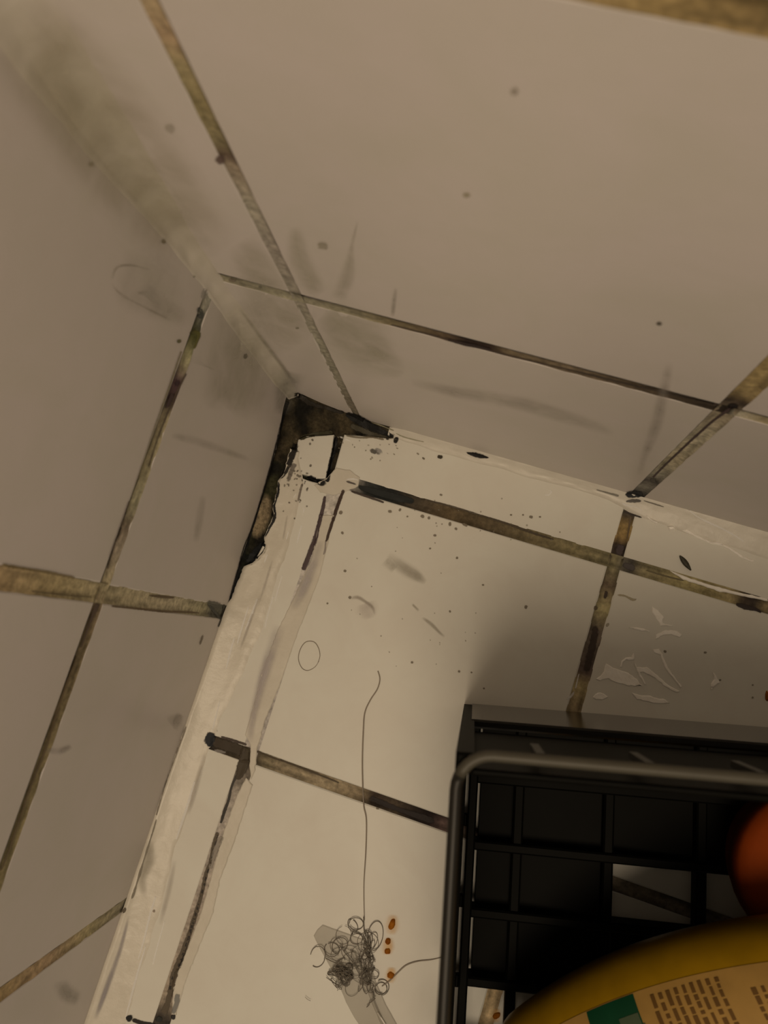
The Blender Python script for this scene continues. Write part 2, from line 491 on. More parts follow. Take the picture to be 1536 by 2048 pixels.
grout(wall_left, 'x', 1, LY[1], 0.0, 0.64, [(250, 1803, (100, 86, 62), 'w'), (180, 1858, (112, 94, 60), 'w'), (100, 1918, (116, 90, 60), 'w'), (0, 1992, (108, 84, 50), 'w')], depth=0.0006)
for yy in LY[2:]:
    grout(wall_left, 'x', 1, yy, 0.0, 0.64, [(100, 2300, TAN, 'w'), (0, 2300, TAN, 'w')])

# ------------------------------------------------------------------ broken-out corner: rubble under the missing sealant
def rubble():
    v, c, f = [], [], []
    nx, ny = 64, 110
    x0, x1, y0, y1 = -0.0078, 0.064, 0.0078, -0.125
    dk = alb((17, 14, 8)); br = alb((52, 42, 24)); tn = alb((104, 86, 56)); ol = alb((40, 36, 18)); bk = alb((8, 9, 8))
    tl = P(525, 1035, 'z', -0.003)
    for j in range(ny + 1):
        for i in range(nx + 1):
            x = x0 + (x1 - x0) * i / nx
            y = y0 + (y1 - y0) * j / ny
            n1 = noise.fractal(Vector((x * 190, y * 190, 2.0)), 1.0, 2.0, 4)
            n2 = noise.noise(Vector((x * 90, y * 90, 7.0)))
            wall = max(0.0, 0.006 - x) * 0.9 + max(0.0, y + 0.008) * 0.9
            z = -0.0042 + 0.0011 * n1 + wall * 0.75
            d = ((x - tl.x + (y - tl.y) * 0.02) / 0.0042) ** 2 + ((y - tl.y) / 0.0125) ** 2
            z += 0.0025 * max(0, 1 - d)
            k = max(0, min(1, 0.5 + n2 * 1.2 + n1 * 0.5))
            col = tuple(a + (b - a) * k for a, b in zip(dk, br if y > -0.035 else ol))
            if y < -0.088: col = tuple(a + (b - a) * k * 0.25 for a, b in zip(bk, ol))
            t = max(0, min(1, (1 - d) * 2.2 + n1 * 0.25))
            col = tuple(a + (b - a) * t for a, b in zip(col, tn))
            v.append((x, y, z)); c.append(col)
    for j in range(ny):
        for i in range(nx):
            a = j * (nx + 1) + i
            f.append((a, a + nx + 1, a + nx + 2, a + 1))
    surf(v, f)
    mk('exposed_mortar', v, f, M_CAV, floor, cols=c, smooth=True)
rubble()

# ------------------------------------------------------------------ sealant beads
def grid_mesh(name, rows, mat, parent=None, smooth=True, want=None):
    m = len(rows[0]); v = [q for r in rows for q in r]; f = []
    for i in range(len(rows) - 1):
        for k in range(m - 1):
            a = i * m + k
            f.append((a, a + 1, a + m + 1, a + m))
    if want is not None:
        q = f[len(f) // 2]
        nn = (Vector(v[q[1]]) - Vector(v[q[0]])).cross(Vector(v[q[3]]) - Vector(v[q[0]]))
        if nn.dot(want) < 0: f = [t[::-1] for t in f]
    surf(v, f)
    return mk(name, v, f, mat, parent, smooth=smooth)

def tab(table, t):
    if t <= table[0][0]: return table[0][1:]
    for a, b in zip(table, table[1:]):
        if t <= b[0]:
            k = (t - a[0]) / (b[0] - a[0])
            return tuple(x + (y - x) * k for x, y in zip(a[1:], b[1:]))
    return table[-1][1:]

# along the left wall: inner edge (free of the wall near the corner), outer edge, height at the wall
inner = []
for x, y in [(580, 900), (574, 925), (568, 949), (556, 962), (555, 982), (547, 1009), (548, 1033), (536, 1056), (528, 1076), (533, 1091), (524, 1107), (506, 1127), (489, 1132), (480, 1154), (466, 1188)]:
    w = P(x, y, 'z', 0.0012); inner.append((-w.y, w.x))
inner.append((0.1175, 0.0002)); inner.append((EXT, 0.0002))
outer = [(0.0, 0.0095), (0.030, 0.011), (0.042, 0.0185), (0.07, 0.021), (0.10, 0.022), (0.125, 0.0225), (0.15, 0.0205), (0.175, 0.0165), (0.2, 0.0155), (0.24, 0.0155), (0.27, 0.0175), (0.33, 0.0195), (EXT, 0.018)]
hgt = [(0.0, 0.0008), (0.11, 0.0008), (0.122, 0.0028), (0.2, 0.0035), (0.3, 0.004), (EXT, 0.004)]
rows = []
n = 420
for i in range(n + 1):
    t = 0.0268 + (EXT - 0.0268) * (i / n) ** 1.5
    a = tab(inner, t)[0]; b = tab(outer, t)[0]; h = tab(hgt, t)[0]
    broken = 1.0 if t < 0.1165 else 0.0
    b += 0.0012 * noise.noise(Vector((t * 70, 0.3, 1.0))) + 0.0006 * noise.noise(Vector((t * 240, 3.3, 1.0)))
    a += broken * 0.0007 * noise.noise(Vector((t * 500, 1.3, 4.0)))
    row = []
    if broken: row.append((a - 0.0002, -t, -0.0045))
    else: row.append((0.0, -t, h + 0.0003))
    for k in range(10):
        s = k / 9
        x = a + (b - a) * s
        prof = h * (1 - s) ** 2.2 + 0.0010 * (1 - s ** 6) * (0.9 + 0.2 * broken)
        z = prof + 0.00035 * noise.noise(Vector((x * 380, t * 110, 2.0))) * (1 - s ** 4) + 0.0003 * noise.noise(Vector((x * 120, t * 40, 5.0))) * (1 - s ** 4)
        if s == 1: z = -0.0004
        row.append((x, -t, z))
    rows.append(row)
trim1 = grid_mesh('trim_1', rows, M_SIL, want=Vector((0, 0, 1)))
tag(trim1, 'wide smeared white sealant bead along the foot of the left wall', 'sealant', kind='structure')

# along the right wall
rows = []
wid = [(0.052, 0.004), (0.065, 0.0060), (0.09, 0.0060), (0.145, 0.0055), (0.175, 0.0055), (0.187, 0.0090), (0.2, 0.0105), (0.25, 0.0130), (EXT, 0.012)]
for i in range(361):
    t = 0.054 + (EXT - 0.054) * (i / 360) ** 1.3
    w = tab(wid, t)[0] + 0.0009 * noise.noise(Vector((t * 80, 4.3, 1.0)))
    w = max(0.003, w)
    grow = min(1.0, (t - 0.050) / 0.012)
    row = []
    for k in range(11):
        s = k / 10
        if k == 0: y, z = 0.0, 0.0040 * grow
        else:
            y = -w * s
            z = (0.0034 * grow) * (1 - s) ** 2.2 + 0.0009 * (1 - s ** 6)
            z += 0.0004 * noise.noise(Vector((t * 130, s * 5, 2.0))) * (1 - s ** 4)
            if s == 1: z = -0.0004
        row.append((t, y, z))
    rows.append(row)
trim2 = grid_mesh('trim_2', rows, M_SIL2, want=Vector((0, 0, 1)))
tag(trim2, 'narrow white sealant bead along the foot of the right wall', 'sealant', kind='structure')

# up the corner
rows = []
wl = [(0.012, 0.004), (0.05, 0.006), (0.12, 0.0065), (0.15, 0.0055), (0.195, 0.0065), (0.25, 0.0105), (0.29, 0.0115), (0.64, 0.012)]
for i in range(241):
    t = 0.0165 + (0.64 - 0.0165) * i / 240
    a = tab(wl, t)[0] + 0.0005 * noise.noise(Vector((t * 60, 1.0, 0.0)))
    b = a * 1.15
    row = []
    for k in range(11):
        s = k / 10
        th = s * math.pi / 2
        x = b * (1 - math.sin(th)) ** 1.0
        y = a * (1 - math.cos(th)) ** 1.0
        nz = 0.0003 * noise.noise(Vector((t * 100, s * 4, 2.0)))
        if k in (0, 10): nz = -0.0006
        row.append((x + nz + 0.0001, -(y + nz + 0.0001), t - (0.004 * math.sin(s * math.pi) if i == 0 else 0)))
    rows.append(row)
trim3 = grid_mesh('trim_3', rows, M_SILC, want=Vector((1, -1, 0)))
tag(trim3, 'yellowed sealant bead running up the corner between both walls', 'sealant', kind='structure')

# thin film of sealant smeared over the joint beside the left wall
def slab(name, pts, mat, parent, h=0.0006, base=0.0, jit=0.0, z0=None, sub=0.0015, dome=0.0):
    """irregular flat piece lying on the floor, traced outline, rounded edge"""
    W = [P(x, y, 'z', base + h) for x, y in pts]
    out = []
    m = len(W)
    sd = random.uniform(0, 99)
    for i in range(m):
        a, b = W[i], W[(i + 1) % m]
        k = max(1, int((b - a).length / sub))
        for j in range(k):
            q = a.lerp(b, j / k)
            q = q + Vector((noise.noise(Vector((q.x * 700, q.y * 700, sd))), noise.noise(Vector((q.x * 700, q.y * 700, sd + 9))), 0)) * jit
            out.append(q)
    W = out; m = len(W)
    area = sum(W[i].x * W[(i + 1) % m].y - W[(i + 1) % m].x * W[i].y for i in range(m))
    if area < 0: W.reverse()
    cen = sum(W, Vector()) / m
    def ins(d):
        r = []
        for i in range(m):
            t = (W[(i + 1) % m] - W[i - 1]).normalized()
            nrm = Vector((-t.y, t.x, 0))
            r.append(W[i] + nrm * d)
        return r
    r0 = [Vector((q.x, q.y, base - 0.0003)) for q in W]
    r1 = [Vector((q.x, q.y, base + h * 0.45)) for q in W]
    r2 = [Vector((q.x, q.y, base + h)) for q in ins(min(h * 0.8, 0.0006))]
    v = r0 + r1 + r2; f = []
    for r in range(2):
        for i in range(m):
            a, b = r * m + i, r * m + (i + 1) % m
            f.append((a, b, b + m, a + m))
    for t in tessellate_polygon([r2]):
        q = [r2[k] for k in t]
        t = [2 * m + k for k in t]
        f.append(tuple(t if (q[1] - q[0]).cross(q[2] - q[0]).z > 0 else t[::-1]))
    surf(v, f)
    return mk(name, v, f, mat, parent)

slab('sealant_film', [(640, 1030), (668, 1030), (655, 1090), (640, 1150), (618, 1210), (590, 1280), (560, 1370), (530, 1440), (514, 1500), (510, 1540), (502, 1560), (499, 1530), (501, 1490), (490, 1470), (504, 1420), (525, 1340), (555, 1260), (590, 1190), (625, 1110)], M_SIL, floor, 0.00055, 0.0, 0.0004)
slab('sealant_film', [(492, 1555), (505, 1570), (470, 1680), (440, 1760), (425, 1830), (400, 1890), (372, 1960), (352, 2030), (343, 2030), (347, 1960), (375, 1895), (400, 1830), (420, 1760), (448, 1660), (474, 1590)], M_SIL, floor, 0.0006, 0.0, 0.0004)
slab('sealant_film', [(655, 955), (672, 935), (700, 940), (720, 955), (716, 972), (690, 984), (668, 990), (640, 985), (628, 970)], M_SIL, floor, 0.0005, 0.0, 0.0006)

# ------------------------------------------------------------------ stains laid on the surfaces
BVH = BVHTree.FromPolygons(SV, SF)
def hit(px, py, off=0.00025):
    d = ray(px, py).normalized()
    loc, nrm, idx, dist = BVH.ray_cast(CAM, d)
    if loc is None: return P(px, py, 'z', off)
    if nrm.dot(d) > 0: nrm = -nrm
    return loc + nrm * off

def smooth_path(pts, step=3.0):
    out = []
    m = len(pts)
    for i in range(m - 1):
        p0, p1, p2, p3 = pts[max(0, i - 1)], pts[i], pts[i + 1], pts[min(m - 1, i + 2)]
        L = math.hypot(p2[0] - p1[0], p2[1] - p1[1])
        k = max(1, int(L / step))
        for j in range(k):
            t = j / k
            q = []
            for a, b, c, d in zip(p0, p1, p2, p3):
                q.append(0.5 * ((2 * b) + (-a + c) * t + (2 * a - 5 * b + 4 * c - d) * t * t + (-a + 3 * b - 3 * c + d) * t ** 3))
            out.append(q)
    out.append(list(pts[-1]))
    return out

def stain(parent, pts, rgb, ref='f', op=1.0, soft=1.0, name='mould_stain', off=0.0003, step=4.0):
    """pts: (x, y, width) along the mark"""
    path = smooth_path(pts, step)
    m = len(path)
    lat = [(-1.35, 0.0), (-1.0, 0.4), (-0.55, 0.85), (0, 1.0), (0.55, 0.85), (1.0, 0.4), (1.35, 0.0)]
    if soft > 1: lat = [(l, a ** soft) for l, a in lat]
    grime = name in ('grime_shadow_stain', 'scuff_mark')
    if grime: lat = [(-1.5, 0.0), (-1.1, 0.18), (-0.7, 0.6), (0, 1.0), (0.7, 0.6), (1.1, 0.18), (1.5, 0.0)]
    col = alb(rgb, ref)
    v, c, o, f = [], [], [], []
    for i, q in enumerate(path):
        a, b = path[max(0, i - 1)], path[min(m - 1, i + 1)]
        tx, ty = b[0] - a[0], b[1] - a[1]
        L = math.hypot(tx, ty) or 1
        nx, ny = -ty / L, tx / L
        e = 0.0 if i in (0, m - 1) else (0.6 if i in (1, m - 2) else 1.0)
        if grime: e = min(1.0, 1.6 * math.sin(math.pi * i / max(1, m - 1)))
        for l, al in lat:
            w = max(0.6, q[2]) / 2
            v.append(hit(q[0] + nx * l * w, q[1] + ny * l * w, off))
            c.append((*col, al * e)); o.append(op)
    k = len(lat)
    for i in range(m - 1):
        for j in range(k - 1):
            a = i * k + j
            f.append((a, a + 1, a + k + 1, a + k))
    return mk(name, v, f, M_GRIME_SHADOW if grime else M_STAIN, parent, cols=c, ops=o)

def spot(parent, x, y, w, h=None, ang=0.0, rgb=(40, 30, 22), ref='f', op=1.0, name='mould_spot'):
    h = h or w
    ca, sa = math.cos(math.radians(ang)), math.sin(math.radians(ang))
    pts = []
    for s in (-1, -0.6, 0, 0.6, 1):
        pts.append((x + ca * s * w * 0.6, y + sa * s * w * 0.6, h * math.sqrt(max(0.05, 1 - s * s * 0.85)) * 1.15))
    return stain(parent, pts, rgb, ref, op, name=name, step=max(1.2, w / 6))

BK = (16, 14, 10)
# corner mould
stain(floor, [(672, 872, 9), (668, 900, 10), (660, 930, 9), (654, 966, 10)], BK)
stain(floor, [(612, 952, 8), (630, 960, 13), (645, 966, 13), (656, 964, 8)], BK)
stain(floor, [(650, 990, 5), (645, 1020, 8), (636, 1055, 9), (628, 1085, 11), (616, 1115, 11), (606, 1142, 10)], (58, 44, 36))
stain(floor, [(688, 978, 7), (678, 1005, 7), (668, 1035, 7), (658, 1065, 6), (652, 1085, 4)], (52, 38, 26))
stain(floor, [(652, 1078, 3), (650, 1100, 3), (646, 1112, 3)], (110, 96, 76))
stain(wall_right, [(690, 826, 9), (715, 838, 20), (745, 855, 18), (775, 868, 10), (790, 874, 4)], (20, 18, 13))
stain(floor, [(700, 850, 10), (730, 862, 12), (760, 872, 8), (780, 876, 4)], (62, 54, 36), op=0.8)
stain(floor, [(690, 870, 6), (720, 874, 8), (745, 874, 6), (770, 880, 4)], (100, 86, 60), op=0.8)
stain(floor, [(598, 880, 10), (615, 872, 9), (640, 868, 10), (668, 866, 10)], (46, 40, 22))
stain(floor, [(592, 885, 16), (586, 905, 14), (576, 930, 14), (566, 948, 12), (556, 958, 8)], (24, 19, 12))
stain(floor, [(590, 925, 12), (582, 945, 10), (575, 965, 8)], (90, 78, 60), op=0.7)
stain(floor, [(605, 965, 4), (600, 985, 5), (595, 1005, 3)], (100, 86, 66), op=0.8)
stain(floor, [(612, 958, 4), (608, 972, 4)], (60, 50, 34))
stain(floor, [(530, 1085, 14), (520, 1100, 22), (506, 1115, 22), (494, 1128, 14)], (17, 17, 14))
stain(floor, [(556, 962, 6), (556, 985, 6), (548, 1010, 6), (549, 1035, 7), (537, 1058, 6), (528, 1076, 5)], BK)
stain(wall_left, [(575, 800, 10), (562, 850, 6), (550, 900, 6), (527, 982, 5), (505, 1054, 6), (490, 1095, 9), (474, 1148, 6), (459, 1198, 4)], (16, 14, 10), op=0.9)
stain(wall_left, [(585, 792, 14), (600, 792, 14), (620, 806, 10), (650, 815, 8), (690, 826, 8)], (34, 28, 18))
spot(floor, 792, 880, 12, 12, 20, (20, 16, 12)); spot(floor, 775, 878, 8, 4, 20, (40, 34, 24))
spot(floor, 747, 903, 18, 9, 15, (70, 62, 48), op=0.75); spot(floor, 756, 903, 20, 12, 15, (105, 96, 80), op=0.5)
spot(floor, 880, 914, 14, 7, 5, (44, 36, 22)); spot(floor, 847, 917, 8, 4, 35, (84, 72, 50)); spot(floor, 836, 908, 8, 3, 35, (110, 96, 70))
stain(wall_right, [(930, 904, 3), (945, 908, 8), (958, 911, 11), (972, 914, 5), (980, 916, 2)], (17, 13, 9))
stain(wall_right, [(740, 842, 2), (765, 852, 3), (790, 862, 2)], (90, 78, 54), 'w', 0.8)
stain(wall_right, [(790, 866, 2), (815, 876, 3), (850, 884, 2)], (100, 88, 62), 'w', 0.7)
stain(floor, [(1190, 978, 2), (1215, 985, 4), (1240, 992, 5)], (70, 60, 44), 'd', 0.8)
stain(wall_right, [(1248, 990, 9), (1262, 988, 15), (1276, 988, 15), (1288, 986, 8)], (16, 14, 11), 'd')
stain(floor, [(1250, 1003, 4), (1268, 1001, 8), (1284, 1002, 4)], (48, 40, 30), 'd')
stain(wall_right, [(1285, 1000, 2), (1310, 1008, 3), (1330, 1014, 2)], (60, 50, 36), 'd', 0.8)
stain(floor, [(1246, 1022, 5), (1262, 1028, 5), (1286, 1036, 4)], (30, 22, 14), 'd')
stain(wall_right, [(1300, 966, 10), (1306, 960, 14), (1310, 952, 8)], (44, 36, 26), 'd', 0.8)
stain(wall_right, [(1305, 955, 4), (1340, 920, 4), (1390, 873, 5), (1430, 838, 5), (1462, 815, 8)], (48, 34, 28), 'w')
stain(wall_right, [(1454, 812, 10), (1466, 811, 13), (1480, 812, 8)], (22, 15, 12), 'w')
stain(wall_right, [(895, 678, 5), (930, 687, 8), (960, 693, 7), (985, 699, 4)], (28, 18, 14), 'w')
stain(wall_right, [(780, 648, 3), (860, 668, 4), (1000, 705, 4), (1150, 741, 3), (1300, 777, 4), (1440, 810, 4)], (50, 38, 28), 'w', 0.75)
# left-wall marks
stain(wall_left, [(456, 558, 8), (472, 558, 10), (478, 560, 6)], (90, 74, 54), 'w', 0.8); spot(wall_right, 521, 572, 9, 5, 10, (62, 54, 36), 'w')
stain(wall_left, [(396, 612, 8), (400, 628, 14), (402, 640, 8)], (56, 52, 42), 'w', 0.9)
stain(wall_left, [(412, 575, 10), (404, 600, 12)], (118, 104, 84), 'w', 0.7)
stain(wall_left, [(375, 668, 8), (386, 664, 10), (396, 668, 10), (392, 685, 5), (386, 700, 4)], (66, 58, 24), 'w', 0.9)
spot(wall_left, 357, 682, 9, 8, 80, (72, 62, 34), 'w', 0.9)
spot(wall_left, 354, 766, 14, 9, 110, (42, 26, 24), 'w'); stain(wall_left, [(345, 785, 8), (338, 800, 11), (330, 818, 7)], (50, 34, 28), 'w')
stain(wall_left, [(362, 700, 3), (335, 780, 4), (310, 850, 3), (280, 940, 3), (250, 1030, 3)], (86, 72, 44), 'w', 0.7)
stain(wall_left, [(372, 745, 4), (350, 790, 5), (318, 865, 3), (295, 935, 3)], (60, 46, 32), 'w', 0.7)
stain(wall_left, [(258, 1000, 3), (240, 1055, 5), (222, 1105, 4), (213, 1140, 3)], (66, 50, 36), 'w', 0.8)
stain(wall_left, [(0, 1128, 6), (40, 1135, 5), (90, 1143, 5), (150, 1155, 4)], (82, 64, 34), 'w', 0.8)
stain(wall_left, [(60, 1182, 3), (120, 1189, 4), (185, 1194, 3)], (82, 66, 40), 'w', 0.7)
stain(wall_left, [(295, 1190, 3), (320, 1193, 5), (350, 1195, 3)], (64, 48, 28), 'w'); stain(wall_left, [(220, 1212, 3), (270, 1217, 4), (330, 1223, 5), (365, 1224, 4), (400, 1226, 3)], (74, 56, 34), 'w', 0.9)
stain(wall_left, [(412, 1204, 10), (432, 1210, 14), (446, 1214, 10)], (64, 58, 44), 'w', 0.7); stain(wall_left, [(415, 1208, 5), (430, 1225, 6), (440, 1240, 4)], (50, 46, 36), 'w', 0.9)
stain(wall_left, [(448, 1206, 5), (446, 1222, 5), (440, 1244, 4), (434, 1256, 3)], (40, 34, 24), 'w'); stain(wall_left, [(406, 1268, 4), (402, 1280, 4), (398, 1292, 3)], (80, 66, 48), 'w', 0.8)
stain(wall_left, [(195, 1205, 12), (186, 1225, 8), (172, 1262, 4), (160, 1296, 4)], (62, 46, 32), 'w', 0.9)
stain(wall_left, [(152, 1310, 4), (120, 1400, 4), (92, 1490, 5), (60, 1572, 4), (20, 1690, 4), (0, 1742, 4)], (74, 56, 34), 'w', 0.8)
spot(wall_left, 490, 712, 13, 7, 100, (44, 32, 24), 'w'); spot(wall_left, 326, 482, 12, 9, 60, (84, 70, 46), 'w', 0.9); spot(wall_left, 181, 328, 14, 10, 40, (100, 86, 60), 'w', 0.7)
spot(wall_left, 387, 553, 6, 5, 0, (100, 88, 64), 'w', 0.7); spot(wall_right, 1030, 180, 20, 16, 70, (108, 92, 70), 'w', 0.5); spot(wall_right, 934, 388, 18, 10, 0, (108, 92, 60), 'w', 0.5)
spot(wall_right, 1319, 646, 13, 7, 0, (62, 52, 38), 'w', 0.9); spot(wall_right, 645, 490, 26, 14, 10, (112, 97, 72), 'w', 0.55); spot(wall_right, 440, 318, 22, 16, 60, (68, 50, 38), 'w', 0.8)
spot(wall_right, 595, 655, 9, 4, 0, (96, 84, 60), 'w', 0.7); spot(wall_left, 340, 255, 26, 16, 40, (112, 97, 72), 'w', 0.35)
# yellow-grey grime films beside the corner, plus a shadow band painted on the right wall
GR = (124, 109, 82)
stain(wall_left, [(470, 600, 70), (480, 680, 110), (470, 760, 130), (430, 800, 60), (420, 820, 20)], GR, 'w', 0.42, name='grime_shadow_stain', step=10)
stain(wall_left, [(340, 520, 60), (300, 560, 110), (270, 590, 60), (330, 620, 40), (380, 640, 30)], (128, 113, 88), 'w', 0.35, name='grime_shadow_stain', step=10)
stain(wall_left, [(222, 560, 5), (232, 535, 4), (260, 530, 4), (300, 540, 4)], (112, 97, 74), 'w', 0.5, name='grime_shadow_stain')
stain(wall_left, [(220, 565, 4), (240, 588, 4), (280, 610, 4), (340, 640, 5)], (112, 97, 74), 'w', 0.5, name='grime_shadow_stain')
stain(wall_left, [(0, 20, 120), (70, 140, 130), (180, 290, 120), (290, 420, 100), (380, 520, 70)], (122, 105, 76), 'w', 0.42, name='grime_shadow_stain', step=14)
stain(wall_right, [(30, 0, 90), (140, 120, 130), (260, 270, 120), (360, 400, 100), (440, 510, 80)], (120, 103, 75), 'w', 0.42, name='grime_shadow_stain', step=14)
stain(wall_right, [(480, 480, 60), (530, 570, 80), (560, 620, 90), (600, 690, 80)], (124, 109, 82), 'w', 0.42, name='grime_shadow_stain', step=10)
stain(wall_right, [(590, 450, 20), (600, 520, 40), (640, 590, 30)], (126, 111, 84), 'w', 0.4, name='grime_shadow_stain', step=8)
stain(wall_right, [(716, 440, 3), (704, 490, 8), (695, 550, 26), (675, 600, 24)], (120, 105, 80), 'w', 0.5, name='grime_shadow_stain', step=8)
stain(wall_right, [(650, 620, 60), (720, 680, 90), (770, 720, 60), (810, 745, 20)], (122, 108, 80), 'w', 0.42, name='grime_shadow_stain', step=8)
stain(wall_right, [(792, 574, 7), (788, 605, 8), (785, 632, 7)], (116, 101, 80), 'w', 0.6, name='grime_shadow_stain')
stain(wall_right, [(820, 762, 14), (920, 785, 20), (1040, 806, 24), (1150, 838, 22), (1230, 866, 14)], (122, 106, 84), 'w', 0.4, name='grime_shadow_stain', step=10)  # faint grey shadow across the wall, painted as a thin film
stain(wall_right, [(1340, 720, 16), (1315, 840, 22), (1290, 910, 14), (1278, 950, 10)], (118, 102, 82), 'w', 0.42, name='grime_shadow_stain', step=10)
stain(wall_right, [(478, 615, 5), (520, 672, 7), (555, 718, 8), (592, 770, 8)], (100, 87, 64), 'w', 0.6, name='grime_shadow_stain', step=8)
stain(wall_left, [(580, 740, 50), (572, 780, 40), (560, 830, 24)], (104, 92, 72), 'w', 0.5, name='grime_shadow_stain', step=8)
stain(wall_left, [(405, 990, 12), (398, 1040, 14), (390, 1085, 10)], (126, 110, 88), 'w', 0.4, name='grime_shadow_stain', step=8)
stain(wall_left, [(340, 870, 10), (400, 885, 16), (500, 920, 8)], (126, 110, 88), 'w', 0.35, name='grime_shadow_stain', step=8)
stain(wall_left, [(90, 1500, 10), (118, 1502, 12), (142, 1492, 8)], (112, 96, 78), 'w', 0.6, name='grime_shadow_stain')
stain(wall_left, [(340, 1450, 30), (352, 1440, 24), (362, 1428, 10)], (118, 102, 82), 'w', 0.6, name='grime_shadow_stain')
stain(wall_left, [(120, 1960, 24), (130, 1985, 30), (160, 2000, 24)], (112, 98, 78), 'w', 0.5, name='grime_shadow_stain')
stain(wall_left, [(372, 1450, 4), (366, 1468, 5), (355, 1500, 3), (330, 1570, 3), (312, 1632, 3)], (84, 70, 52), 'w', 0.9)
stain(wall_left, [(313, 1636, 2), (308, 1655, 4), (300, 1680, 3), (294, 1700, 5), (287, 1722, 3), (280, 1745, 6), (274, 1765, 3), (268, 1785, 6), (262, 1800, 3)], (86, 73, 54), 'w', 0.75)
stain(floor, [(300, 1680, 14), (298, 1720, 20), (285, 1760, 16), (290, 1800, 12)], (126, 112, 84), 'f', 0.6, name='grime_shadow_stain')
spot(wall_left, 246, 1820, 16, 10, 120, (62, 50, 34), 'w'); spot(floor, 308, 1822, 7, 5, 90, (110, 92, 68), 'f', 0.8)
stain(floor, [(258, 1830, 5), (240, 1900, 8), (215, 1970, 10), (190, 2040, 8)], (126, 110, 96), 'b', 0.7, name='grime_shadow_stain', step=8)
# cracked dark joint beside the left wall, and the two L-shaped missing pieces
stain(floor, [(424, 1462, 12), (420, 1480, 24), (424, 1496, 10)], (20, 20, 18)); stain(floor, [(430, 1462, 6), (438, 1460, 8)], (34, 32, 28))
stain(floor, [(424, 1482, 22), (450, 1490, 24), (475, 1498, 24), (490, 1508, 22)], (46, 36, 22)); stain(floor, [(440, 1473, 5), (470, 1482, 6), (495, 1490, 5)], (56, 44, 32))
stain(floor, [(492, 1492, 14), (490, 1510, 22), (486, 1530, 24), (480, 1548, 18), (474, 1562, 8)], (52, 42, 26)); stain(floor, [(425, 1500, 4), (440, 1503, 7), (455, 1506, 4)], (110, 98, 78), op=0.8)
stain(floor, [(476, 1548, 7), (464, 1570, 5), (457, 1600, 6), (448, 1625, 7), (441, 1648, 5)], (44, 38, 28))
stain(floor, [(437, 1662, 8), (427, 1690, 7), (420, 1725, 7), (411, 1752, 9), (403, 1790, 8), (391, 1830, 10), (380, 1865, 10), (368, 1900, 12), (350, 1945, 15), (343, 1975, 13), (336, 2005, 12), (326, 2030, 16)], (66, 54, 36))
stain(floor, [(436, 1668, 4), (420, 1725, 4), (403, 1790, 4), (388, 1840, 5), (366, 1912, 6), (345, 1960, 6), (338, 1990, 5)], (34, 28, 20))
spot(floor, 259, 2036, 16, 14, 60, (18, 16, 12)); stain(floor, [(262, 2038, 8), (285, 2046, 10), (315, 2052, 10)], (30, 24, 16)); spot(floor, 347, 2034, 14, 9, 100, (30, 26, 20))
spot(floor, 318, 2038, 14, 12, 110, (28, 26, 18)); stain(floor, [(356, 1985, 12), (352, 2010, 10), (345, 2030, 8)], (110, 100, 84), 'b', 0.7)
stain(floor, [(445, 1670, 10), (432, 1700, 12), (420, 1740, 9)], (120, 106, 82), 'f', 0.7)
stain(floor, [(560, 1250, 22), (540, 1310, 22), (520, 1380, 18), (505, 1440, 14), (500, 1490, 12)], (140, 124, 104), 'f', 0.6, name='grime_shadow_stain', step=8)
stain(floor, [(640, 1080, 14), (630, 1120, 18), (610, 1170, 20), (585, 1220, 16)], (140, 125, 104), 'f', 0.6, name='grime_shadow_stain', step=8)
# joints: darkest runs
stain(floor, [(715, 972, 6), (735, 980, 14), (770, 990, 18), (805, 998, 16), (830, 1004, 10)], (26, 26, 20), op=0.9)
stain(floor, [(700, 982, 4), (730, 992, 5), (770, 1006, 4)], (56, 46, 34)); stain(floor, [(690, 962, 4), (715, 970, 4)], (70, 60, 46))
stain(floor, [(850, 1000, 4), (900, 1012, 4), (960, 1030, 3), (1010, 1046, 5), (1060, 1064, 6), (1110, 1080, 4)], (60, 48, 30), op=0.8)
stain(floor, [(1242, 1128, 8), (1256, 1133, 14), (1272, 1138, 10)], (38, 30, 22), 'd'); stain(floor, [(1290, 1140, 3), (1330, 1152, 4), (1370, 1162, 3)], (58, 46, 26), 'd', 0.8)
stain(floor, [(1470, 1208, 6), (1490, 1214, 12), (1508, 1218, 8), (1524, 1226, 4)], (26, 18, 12), 'd')
stain(floor, [(1244, 1085, 12), (1240, 1100, 18), (1236, 1114, 12)], (34, 24, 18), 'd'); stain(floor, [(1262, 1030, 5), (1258, 1055, 4), (1254, 1080, 4)], (52, 38, 22), 'd', 0.9)
stain(floor, [(1214, 1180, 8), (1208, 1200, 6)], (50, 38, 26)); stain(floor, [(1192, 1250, 12), (1186, 1285, 16), (1178, 1320, 16), (1172, 1345, 12)], (50, 38, 26), op=0.8)
spot(floor, 1191, 1216, 12, 7, 110, (80, 66, 44), op=0.9); spot(floor, 1215, 1250, 10, 5, 120, (90, 76, 54), 'd', 0.8)
stain(floor, [(1232, 1190, 4), (1250, 1192, 4), (1266, 1200, 6), (1275, 1196, 4)], (92, 76, 50), 'd', 0.8)
stain(floor, [(738, 1594, 10), (770, 1608, 12), (800, 1620, 11), (840, 1634, 16), (870, 1643, 12)], (30, 22, 16), op=0.85)
stain(floor, [(512, 1502, 6), (540, 1512, 5), (600, 1534, 4), (680, 1566, 4)], (64, 52, 34), op=0.85)
